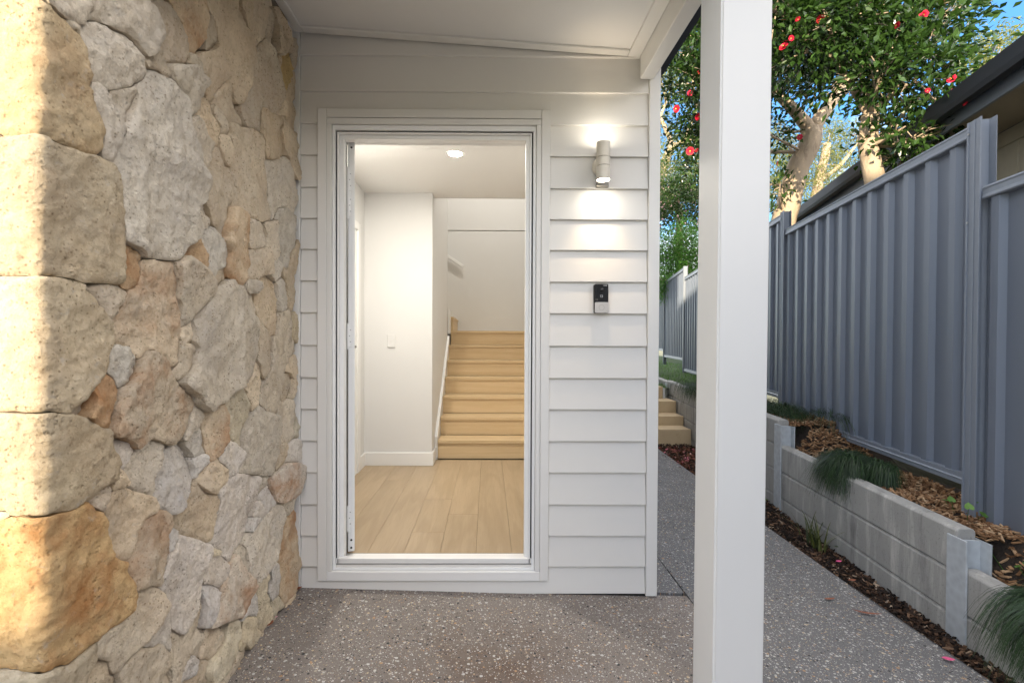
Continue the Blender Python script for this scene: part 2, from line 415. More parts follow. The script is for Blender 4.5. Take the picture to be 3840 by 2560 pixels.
g.add(hv, [(j*nx_+i, j*nx_+i+1, (j+1)*nx_+i+1, (j+1)*nx_+i) for j in range(len(ys)-1) for i in range(nx_-1)])
tag(g.build('ground', M['ground']), kind='structure')
tag(sheet('porch_slab', -.96, 1.0, -6, .0, 8, 8, slab_z, M['porch'], thick=.12), kind='structure')
tag(sheet('path', 1.004, 1.95, -6, 3.62, 6, 24, lambda x, y: slab_z(x, y)-.003, M['path'], thick=.14), kind='structure')
tag(sheet('side_path', .79, 1.0, .03, 3.62, 2, 12, lambda x, y: slab_z(x, y)-.003, M['path'], thick=.14), kind='structure')

tag(sheet('bounce_slab', -14, 14, -10.2, -6.002, 8, 4, lambda x, y: -.14, M['bounce'], thick=.2), kind='structure')  # added out of view to bounce light up into the porch

# ------------------------------------------------------------------ house
house = empty('house', (0, 0, 0), 'white weatherboard house with a covered entry and an open front door', 'house')
LINES = [2.43, 2.272, 2.119, 1.962, 1.81, 1.659, 1.504, 1.348, 1.188, 1.029, .874, .717, .561, .402, .247, .094]
def board(x0, x1, z0, z1, cut=None):
    """bevelled weatherboard: bottom lip proud, top tucked behind the next one"""
    b = MB()
    prof = [(-.0185, z0), (-.0195, z0+.003), (-.0045, z1), (.012, z1), (.012, z0)]
    if cut: yc = -.0195+.015*(cut-z0)/(z1-z0); prof = [(yc, cut), (-.0045, z1), (.012, z1), (.012, cut)]
    b.prism([(0, y, z) for y, z in prof], (x0, 0, 0), (x1, 0, 0))
    return b.build('weatherboard', M['board'], house)
zb = LINES+[-.075]
tops = [2.60, *LINES]
X_L, X_R = -.921, .785
for k, z0 in enumerate(zb):
    z1 = (tops[k] if k else 2.60)+.004
    if k == len(zb)-1:
        board(X_L, X_R, -.04, z1); continue
    if z0 > 2.33: board(X_L, X_R, z0, z1)
    elif z1 > 2.345:
        board(-.8368, .3028, z0, z1, 2.344); board(X_L, -.837, z0, z1); board(.303, X_R, z0, z1)
    elif z0 > .02: board(X_L, -.837, z0, z1); board(.303, X_R, z0, z1)
board(X_L, X_R, 2.604, 2.78)
MB().box(-1.02, -.923, -.024, .02, -.03, 2.75).build('corner_bead', M['trim'], house, .002)
MB().box(.787, .842, -.026, .03, -.05, 2.62).build('corner_board', M['trim'], house, .002)
MB().box(.815, .843, .031, .09, -.05, 2.62).build('corner_board', M['trim'], house, .002)
b = MB(); b.prism([(-.93, -.012, -.03), (-.93, -.012, .004), (.835, -.012, -.028), (.835, -.012, -.075)], (0, 0, 0), (0, .03, 0)); b.build('base_flashing', M['dark'], house)
# side wall of the house, seen only from the side
sw = MB(); z = -.05
while z < 2.6:
    sw.prism([(.830, 0, z), (.829, 0, z+.003), (.816, 0, z+.158), (.80, 0, z+.158), (.80, 0, z)], (0, .092, 0), (0, 9.0, 0)); z += .156
sw.build('side_boarding', M['board'], house)
ws = MB()
ws.box(-6, -1.35, .02, .12, -.1, 5.4)          # front wall left of the entry, behind the stone
ws.box(-6, .80, 8.9, 9.0, -.1, 5.4); ws.box(-6, -5.9, 0, 9, -.1, 5.4)
ws.box(.70, .80, .09, 9, 2.61, 5.4)
ws.box(-1.35, .80, .02, .10, 2.79, 5.4)
ws.build('upper_wall', M['board'], house)
MB().prism([(-6.3, 0, 5.41), (1.1, 0, 5.41), (-2.6, 0, 7.0)], (0, -.3, 0), (0, 9.3, 0)).build('roof', M['roof'], house)
# soffit: rakes down to the right
def sz(x): return 2.707-.0642*(x+.947)
def raked(x0, x1, y0, y1, t0, t1):
    return [(x0, y0, sz(x0)+t0), (x1, y0, sz(x1)+t0), (x1, y1, sz(x1)+t0), (x0, y1, sz(x0)+t0), (x0, y0, sz(x0)+t1), (x1, y0, sz(x1)+t1), (x1, y1, sz(x1)+t1), (x0, y1, sz(x0)+t1)]
BF = [(0, 1, 2, 3)[::-1], (4, 5, 6, 7), (0, 1, 5, 4), (1, 2, 6, 5), (2, 3, 7, 6), (3, 0, 4, 7)]
MB().add(raked(-.95, .80, -1.12, -.024, .012, .03), BF).build('soffit_panel', M['soffit'], house)
MB().add(raked(-.90, .675, -.071, -.026, 0, .0118), BF).build('soffit_trim', M['trim'], house, .002)
MB().add(raked(.677, .737, -1.10, -.026, 0, .0118), BF).build('soffit_trim', M['trim'], house, .002)
MB().add(raked(-.945, -.902, -1.10, -.026, 0, .0118), BF).build('soffit_trim', M['trim'], house, .002)
MB().box(.739, .806, -1.10, -.028, 2.492, 2.66).build('beam', M['trim'], house, .003)
MB().box(-.95, .81, -1.14, -1.102, 2.50, 2.80).build('fascia', M['trim'], house, .003)
MB().prism([(-.92, 0, 2.16), (-.88, 0, 2.16), (-.66, 0, 2.30), (-.60, 0, 2.4995), (-.92, 0, 2.4995)], (0, -1.14, 0), (0, -1.102, 0)).build('bracket_or_sun_stop', M['trim'], house, .003)  # added above the view to stop sun leaking onto the wall over the door
gt = MB(); gt.prism([(.842, 0, 2.60), (.905, 0, 2.60), (.915, 0, 2.69), (.925, 0, 2.72), (.842, 0, 2.72)], (0, -1.15, 0), (0, 9.1, 0)); gt.build('gutter', M['navy'], house)
MB().box(.808, .840, -1.12, -.03, 2.585, 2.70).build('fascia', M['navy'], house)
rf = MB(); rf.add([(-.95, -1.15, 2.84), (.93, -1.15, 2.735), (.93, -.0, 2.735), (-.95, -.0, 2.84), (-.95, -1.15, 2.86), (.93, -1.15, 2.755), (.93, 0, 2.755), (-.95, 0, 2.86)], BF); rf.build('porch_roof', M['roof'], house)
lean = .0034
pb = MB(); 
for (z0, z1) in ((-.06, 2.491),):
    v = [(x+lean*(z-1.2), y, z) for x in (.694, .849) for y in (-.964, -.812) for z in (z0, z1)]
    pb.add(v, [(0,1,3,2),(4,6,7,5),(0,4,5,1),(2,3,7,6),(0,2,6,4),(1,5,7,3)])
pb.build('post', M['post'], house, .006, segs=3)

# ---- door frame: nested rings of board, aluminium and seal
def ring(b, x0, x1, z0, z1, w, y0, y1, wt=None, wb=None):
    wt = w if wt is None else wt; wb = w if wb is None else wb
    b.box(x0, x0+w, y0, y1, z0+wb, z1-wt); b.box(x1-w, x1, y0, y1, z0+wb, z1-wt)
    b.box(x0, x1, y0, y1, z1-wt, z1); b.box(x0, x1, y0, y1, z0, z0+wb)
df = empty('door_frame', (-.27, 0, .03), parent=house)
MB().box(-.836, -.791, -.027, .02, .027, 2.342).build('casing_board', M['trim'], df, .002)
MB().box(.259, .302, -.027, .02, .027, 2.342).build('casing_board', M['trim'], df, .002)
MB().box(-.7905, .2585, -.027, .02, 2.299, 2.342).build('casing_board', M['trim'], df, .002)
MB().prism([(-.7905, 0, .027), (.2585, 0, .027), (.2585, 0, .0725), (-.7905, 0, .0725)], (0, -.027, 0), (0, .02, 0)).build('casing_board', M['aludirt'], df, .002)
MB().box(-.7900, -.768, -.0245, .02, .073, 2.268).build('reveal_board', M['trim'], df, .0015)
MB().box(.2350, .258, -.0245, .02, .073, 2.268).build('reveal_board', M['trim'], df, .0015)
MB().box(-.7900, .258, -.025, .02, 2.269, 2.2962).build('reveal_board', M['trim'], df, .0015)
def frame3(b, x0, x1, z0, z1, w, y0, y1, wt):
    b.box(x0, x0+w, y0, y1, z0, z1-wt); b.box(x1-w, x1, y0, y1, z0, z1-wt); b.box(x0, x1, y0, y1, z1-wt, z1)
b = MB(); ring(b, -.7672, .2342, .0735, 2.2675, .0140, -.010, .055, .024, .0125); b.build('aluminium_frame', M['alu'], df, .001)
b = MB(); frame3(b, -.7530, .2200, .0865, 2.2430, .0070, .002, .06, .007); b.box(-.7530, .2200, .004, .05, .0865, .1035); b.build('seal_or_gap_shade', M['black'], df)
b = MB(); frame3(b, -.7458, .2128, .104, 2.2355, .0070, -.006, .05, .004); b.build('frame_bead', M['alu'], df, .0008)
b = MB(); b.box(-.7525, .2195, -.006, .030, .104, .129); b.build('sill', M['aludirt'], df, .0012)
b = MB(); b.box(-.738, .205, .0302, .1255, .07, .099); b.build('sill', M['aludirt'], df, .001)
b = MB(); frame3(b, -.7386, .2056, .0995, 2.2312, .0200, .018, .062, .020); b.build('inner_frame', M['alu'], df, .001)
MB().box(-.735, .203, .1256, .129, .07, .0985).build('sill_gasket', M['black'], df)
b = MB(); b.box(-1.2, -.7685, .021, .128, .09, 2.8); b.box(.2350, .62, .021, .128, .09, 2.8); b.box(-.7684, -.742, .064, .128, .10, 2.224); b.box(.209, .2349, .064, .128, .10, 2.224); b.box(-.7685, .235, .064, .128, 2.225, 2.8); b.build('wall_lining', M['wall'], house)

# ---- open door leaf, swung past square into the hall
ang = rad(18.5); hx, hy = -.7175, .085
MB().box(-.742, -.7178, .0635, .070, .102, 2.222).build('seal_or_gap_shade', M['brown'], df)  # dark strip added to stand for the shade between frame and leaf
dd = empty('entry_door', (hx, hy, .10), parent=house)
dx = Vector((math.cos(ang), math.sin(ang), 0)); dyv = Vector((-math.sin(ang), math.cos(ang), 0)); dz = Vector((0, 0, 1))
def leaf_pt(u, w, z): return Vector((hx, hy, 0))+dx*u+dyv*w+dz*z
TH = .032
def leafbox(b, u0, u1, w0, w1, z0, z1):
    return b.obox(leaf_pt((u0+u1)/2, (w0+w1)/2, (z0+z1)/2), dx*((u1-u0)/2), dyv*((w1-w0)/2), dz*((z1-z0)/2))
leafbox(MB(), 0, TH, 0, .90, .124, 2.224).build('door_leaf', M['alu'], dd, .0015)
leafbox(MB(), .0005, TH-.0005, -.002, .018, 2.2242, 2.240).build('end_cap', M['plate'], dd)
leafbox(MB(), TH*.55, TH+.001, -.004, -.0002, .13, 2.22).build('edge_strip', M['alu'], dd, .001)
for zc in (2.03, 1.90, 1.235, .30):
    hb = MB(); leafbox(hb, -.004, .017, -.0062, -.0045, zc-.055, zc+.045); leafbox(hb, -.010, .003, -.010, -.0045, zc-.07, zc+.065)
    h_ = hb.build('hinge', M['alu'], dd, .001)
    for k in (-.03, 0, .03):
        c = leaf_pt(.011-(.004 if k == 0 else 0), -.0063, zc+k)
        s_ = MB(); s_.tube([c, c-dyv*.0015], .0032, 8); s_.build('screw', M['screw'], h_)
for zc in (2.232, 2.195, .185, .145):
    c = leaf_pt(.016, -.0042, zc); MB().tube([c, c-dyv*.001], .0055, 12).build('bolt_hole', M['black'], dd)
hb = MB(); c = leaf_pt(TH, .84, 1.17); hb.tube([c, c+dx*.05], .009, 10); hb.tube([c+dx*.05, c+dx*.05-dyv*.10], .008, 10); hb.build('handle', M['plate'], dd, smooth=False)

# ------------------------------------------------------------------ interior
FZ = .096
hf = empty('hall_floor', (0, 1, FZ), kind='structure')
MB().box(-1.2, .62, .128, 2.18, FZ-.05, FZ-.0125).build('floor_base', M['gap'], hf)
x = -1.2; k = 0
while x < .60:
    w = min(.190, .61-x); cuts = [.130]+[v for v in [(1.75,), (), (1.5,), (), (.42, 1.02), (.72,), (), (), (1.6,), ()][k % 10]]+[2.185]
    for a, c in zip(cuts, cuts[1:]):
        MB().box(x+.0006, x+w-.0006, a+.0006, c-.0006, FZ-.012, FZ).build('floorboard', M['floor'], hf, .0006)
    x += .190; k += 1
HW = (-1.105, 1.966, -.499)
hw = empty('hall_wall', (0, 2, FZ), kind='structure')
b = MB()
b.box(-1.25, -.499, 1.966, 2.10, FZ-.05, 2.55)            # wall facing the door
b.box(-.62, -.499, 2.101, 3.60, FZ-.05, 5.3)              # left wall of the stair
b.box(.615, .70, .129, 4.9, FZ-.05, 5.3)                  # right wall
b.box(-1.9, .614, 4.80, 4.9, FZ-.05, 2.825); b.box(-1.9, .614, 4.792, 4.9, 2.833, 5.3)   # back wall in two lifts with a shadow line
b.box(-1.9, -1.8, 3.6, 4.79, FZ-.05, 5.3); b.box(-1.799, -.621, 3.5, 3.599, FZ-.05, 5.3)
b.box(-.498, .614, 2.09, 2.13, 2.527, 5.3)
b.build('plaster_wall', M['wall'], hw)
b = MB(); b.box(-1.25, -1.105, .129, 1.965, FZ-.05, 2.55); b.build('plaster_wall', M['wall'], hw)
hc = MB(); hc.box(-1.104, .614, .129, 2.089, 2.527, 2.58); hc.box(-1.104, -.5, 1.9, 1.965, 2.5265, 2.5268); tag(hc.build('hall_ceiling', M['ceil']), kind='structure')
tag(MB().box(-1.9, .614, 2.131, 4.79, 5.301, 5.35).build('stair_ceiling', M['ceil']), kind='structure')
MB().box(-1.104, -.4855, 1.951, 1.9655, FZ, FZ+.118).build('skirting_board', M['intrim'], hw, .003)
MB().box(-.4985, -.4855, 1.9665, 2.19, FZ, FZ+.118).build('skirting_board', M['intrim'], hw, .003)
# doorway on the left wall of the hall
MB().box(-1.1045, -1.088, 1.70, 1.775, FZ, 2.20).build('architrave', M['intrim'], hw, .003)
MB().box(-1.1045, -1.088, .80, 1.70, 2.13, 2.20).build('architrave', M['intrim'], hw, .003)
MB().box(-1.1048, -1.098, .85, 1.699, FZ, 2.129).build('door_panel', M['intrim'], hw)
MB().box(-1.104, -1.09, 1.776, 1.95, FZ, FZ+.118).build('skirting_board', M['intrim'], hw, .003)
# staircase
st = empty('staircase', (0, 2.2, FZ), 'oak staircase with straight treads rising behind the open front door', 'staircase')
RI, GO, Y1 = .178, .2635, 2.198
for i in range(7):
    yn = Y1+GO*i; z1 = FZ+RI*(i+1)
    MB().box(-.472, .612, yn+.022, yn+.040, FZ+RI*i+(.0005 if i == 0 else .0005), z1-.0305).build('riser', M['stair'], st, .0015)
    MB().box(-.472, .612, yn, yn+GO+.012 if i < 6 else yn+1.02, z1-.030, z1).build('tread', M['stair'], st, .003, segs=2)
MB().box(-1.79, -.452, 3.84, 3.858, 1.343, 1.49).build('riser', M['stair'], st)
MB().box(-.462, -.446, 3.86, 4.78, 1.343, 1.49).build('riser', M['stair'], st)
MB().box(-1.79, -.436, 3.825, 4.785, 1.4905, 1.52).build('tread', M['stair'], st, .003)
b = MB(); zs = FZ+.02
b.prism([(0, 2.191, FZ), (0, 2.191, FZ+.215), (0, 3.62, FZ+.215+1.43*RI/GO), (0, 3.62, FZ+RI*5.2), (0, 2.35, FZ)], (-.4985, 0, 0), (-.473, 0, 0)); b.build('stringer', M['intrim'], st)
MB().box(-.4985, -.471, 3.621, 3.80, 1.30, 1.60).build('stringer', M['intrim'], st, .003)
MB().box(-.44, .61, 4.778, 4.79, 1.3425, 1.36).build('skirting_board', M['intrim'], st)
A, B = aty(1674, 957, 4.74), aty(1738, 1000, 4.74)
b = MB(); dA = (B-A).normalized(); b.obox((A+B)/2-dA*.25, (B-A)/2+dA*.25, Vector((0, .02, 0)), dA.cross(Vector((0, 1, 0)))*.02)
tag(b.build('handrail', M['intrim'], None, .004), 'short white sloping handrail on the back wall above the stairs', 'handrail')
# light switch
c = aty(1468, 1278, 1.964)
sw = empty('light_switch', c, 'white light switch plate on the hall wall left of the stairs', 'switch')
MB().box(c.x-.036, c.x+.036, c.y-.008, c.y, c.z-.058, c.z+.058).build('plate', M['wall'], sw, .003)
MB().box(c.x-.008, c.x+.008, c.y-.011, c.y-.0082, c.z-.008, c.z+.008).build('rocker', M['wall'], sw, .002)
# downlights
def downlight(x, y, watts, label, zc=2.527):
    dz_ = zc-2.527
    o = empty('downlight', (x, y, zc), label, 'ceiling light', 'recessed downlights of the entry')
    n = 40; b = MB(); v = []
    for r, z in ((.058, 2.5267+dz_), (.057, 2.5225+dz_), (.047, 2.5215+dz_), (.045, 2.5255+dz_)): v += [(x+r*math.cos(2*PI*k/n), y+r*math.sin(2*PI*k/n), z) for k in range(n)]
    b.add(v, [(i*n+k, i*n+(k+1) % n, (i+1)*n+(k+1) % n, (i+1)*n+k) for i in range(3) for k in range(n)]); b.build('trim_ring', M['intrim'], o, smooth=True)
    b = MB(); b.add([(x+.0475*math.cos(2*PI*k/n), y+.0475*math.sin(2*PI*k/n), 2.5211+dz_) for k in range(n)], [tuple(range(n))[::-1]]); b.build('lens', M['downbulb'], o)
    ld = bpy.data.lights.new('downlight_lamp', 'AREA'); ld.shape = 'DISK'; ld.size = .085; ld.energy = watts; ld.color = (1, .945, .85)
    lo = bpy.data.objects.new('downlight_lamp', ld); lo.location = (x, y, 2.518+dz_); link(lo)
c = aty(1708, 575, 2.0); d_ = ray(1708, 575); c = CAMPOS+d_*((2.527-CAMPOS.z)/d_.z)
downlight(c.x, c.y, DOWN_W, 'lit round recessed downlight in the hall ceiling seen through the doorway')
downlight(-.68, .80, HALL_FILL_W, 'added unseen fill light in the hall ceiling just inside the door')  # added lamp, out of view, to brighten the hall and stairs
downlight(.1, 3.3, STAIR_FILL_W, 'added unseen fill light high in the ceiling over the staircase', 5.301)  # added lamp, out of view, to brighten the stairwell

# ------------------------------------------------------------------ wall lamp and doorbell
wl = empty('wall_lamp', (.55, -.02, 2.05), 'champagne metal up and down wall lamp lit at both ends beside the doorway', 'wall lamp')
MB().box(.527, .588, -.034, -.0165, 1.966, 2.142).build('back_plate', M['plate'], wl, .002)
b = MB(); b.tube([(.547, -.034, 2.062), (.547, -.040, 2.062), (.547, -.048, 2.062)], [.043, .043, .036], 32); b.tube([(.547, -.048, 2.062), (.547, -.056, 2.062)], [.034, .028], 32); b.build('rosette', M['lampmetal'], wl)
b = MB(); b.tube([(.545, -.05, 2.075), (.545, -.075, 2.075)], .014, 16); b.build('bracket_or_sun_stop', M['lampmetal'], wl)
ax, ay = .5435, -.103; R_ = .0325
def cyl(z0, z1, r=R_, name='lamp_body', mat=None):
    n = 40; b = MB(); v = []
    for rr, z in ((r-.003, z0+.012), (r-.003, z0), (r, z0+.0008), (r, z1-.0008), (r-.003, z1), (r-.003, z1-.012)): v += [(ax+rr*math.cos(2*PI*k/n), ay+rr*math.sin(2*PI*k/n), z) for k in range(n)]
    b.add(v, [(i*n+k, i*n+(k+1) % n, (i+1)*n+(k+1) % n, (i+1)*n+k) for i in range(5) for k in range(n)])
    return b.build(name, mat or M['lampmetal'], wl, smooth=False)
for (z0, z1) in ((1.976, 2.040), (2.0415, 2.081), (2.0825, 2.154)):
    o = cyl(z0, z1); o.data.polygons.foreach_set('use_smooth', [True]*len(o.data.polygons))
    try:
        o.data.set_sharp_from_angle(angle=rad(40))
    except Exception: pass
MB().tube([(ax, ay, 1.99), (ax, ay, 2.14)], .0285, 24).build('core', M['dark'], wl)
for z, s_ in ((1.979, -1), (2.151, 1)):
    n = 28; b = MB(); b.add([(ax+.0293*math.cos(2*PI*k/n), ay+.0293*math.sin(2*PI*k/n), z) for k in range(n)], [tuple(range(n))]); b.build('lens', M['bulb'], wl)
    ld = bpy.data.lights.new('wall_lamp_beam', 'SPOT'); ld.energy = WALL_LAMP_W if s_ < 0 else WALL_LAMP_W*.16; ld.color = (1, .74, .45)
    ld.spot_size = rad(86 if s_ < 0 else 62); ld.spot_blend = 1.0; ld.shadow_soft_size = .022
    lo = bpy.data.objects.new('wall_lamp_beam', ld); lo.location = (ax, ay, z+s_*.004); lo.rotation_euler = (0 if s_ < 0 else PI, 0, 0); link(lo)

ic = empty('video_doorbell', (.553, -.02, 1.42), 'black and silver video doorbell with a round button on the weatherboards', 'doorbell')
def rrect(x0, x1, z0, z1, r, n=6):
    p = []
    for cx, cz, a0 in ((x1-r, z1-r, 0), (x0+r, z1-r, PI/2), (x0+r, z0+r, PI), (x1-r, z0+r, 1.5*PI)):
        p += [(cx+r*math.cos(a0+PI/2*k/n), 0, cz+r*math.sin(a0+PI/2*k/n)) for k in range(n+1)]
    return p
bx0, bx1, bz0, bz1 = .520, .588, 1.350, 1.492
MB().prism(rrect(bx0, bx1, bz0, bz1, .007), (0, -.012, 0), (0, -.040, 0)).build('body', M['dark'], ic, .0012)
MB().prism(rrect(bx0+.001, bx1-.001, bz0+.054, bz1-.001, .006), (0, -.0402, 0), (0, -.0425, 0)).build('glass_face', M['gloss'], ic)
MB().prism(rrect(bx0+.001, bx1-.001, bz0+.001, bz0+.0532, .006), (0, -.0402, 0), (0, -.0428, 0)).build('silver_face', M['silver'], ic)
cz = bz0+.0265; n = 28
b = MB(); b.add([(.554+r*math.cos(2*PI*k/n), y, cz+r*math.sin(2*PI*k/n)) for r, y in ((.0136, -.0431), (.0124, -.0431)) for k in range(n)], [(k, (k+1) % n, n+(k+1) % n, n+k) for k in range(n)]); b.build('button_ring', M['plate'], ic)
MB().tube([(.554, -.0429, cz), (.554, -.0437, cz)], .0122, 28).build('button', M['silver'], ic)
b = MB(); m_ = 14
for i in range(5):
    a = i/4*PI/2; b.v += [(.554+.0105*math.cos(a)*math.cos(2*PI*k/m_), -.0426-.007*math.sin(a), 1.463+.0105*math.cos(a)*math.sin(2*PI*k/m_)) for k in range(m_)]
b.f += [(i*m_+k, i*m_+(k+1) % m_, (i+1)*m_+(k+1) % m_, (i+1)*m_+k) for i in range(4) for k in range(m_)]; b.build('camera_dome', M['gloss'], ic, smooth=True)
b = MB(); b.tube([(.554, -.0426, 1.463), (.554, -.0440, 1.463)], .0135, 24); b.build('camera_ring', M['gloss'], ic)
b = MB(); ring(b, .5485, .5595, 1.4265, 1.4375, .0012, -.0429, -.0426); b.build('card_symbol', M['print'], ic)
MB().box(.561, .580, -.0429, -.0426, 1.4835, 1.4855).build('maker_mark', M['print'], ic)
b = MB(); b.box(.5245, .5275, -.0429, -.0426, 1.414, 1.417); ring(b, .531, .5355, 1.413, 1.418, .0008, -.0429, -.0426); b.build('status_symbols', M['plate'], ic)

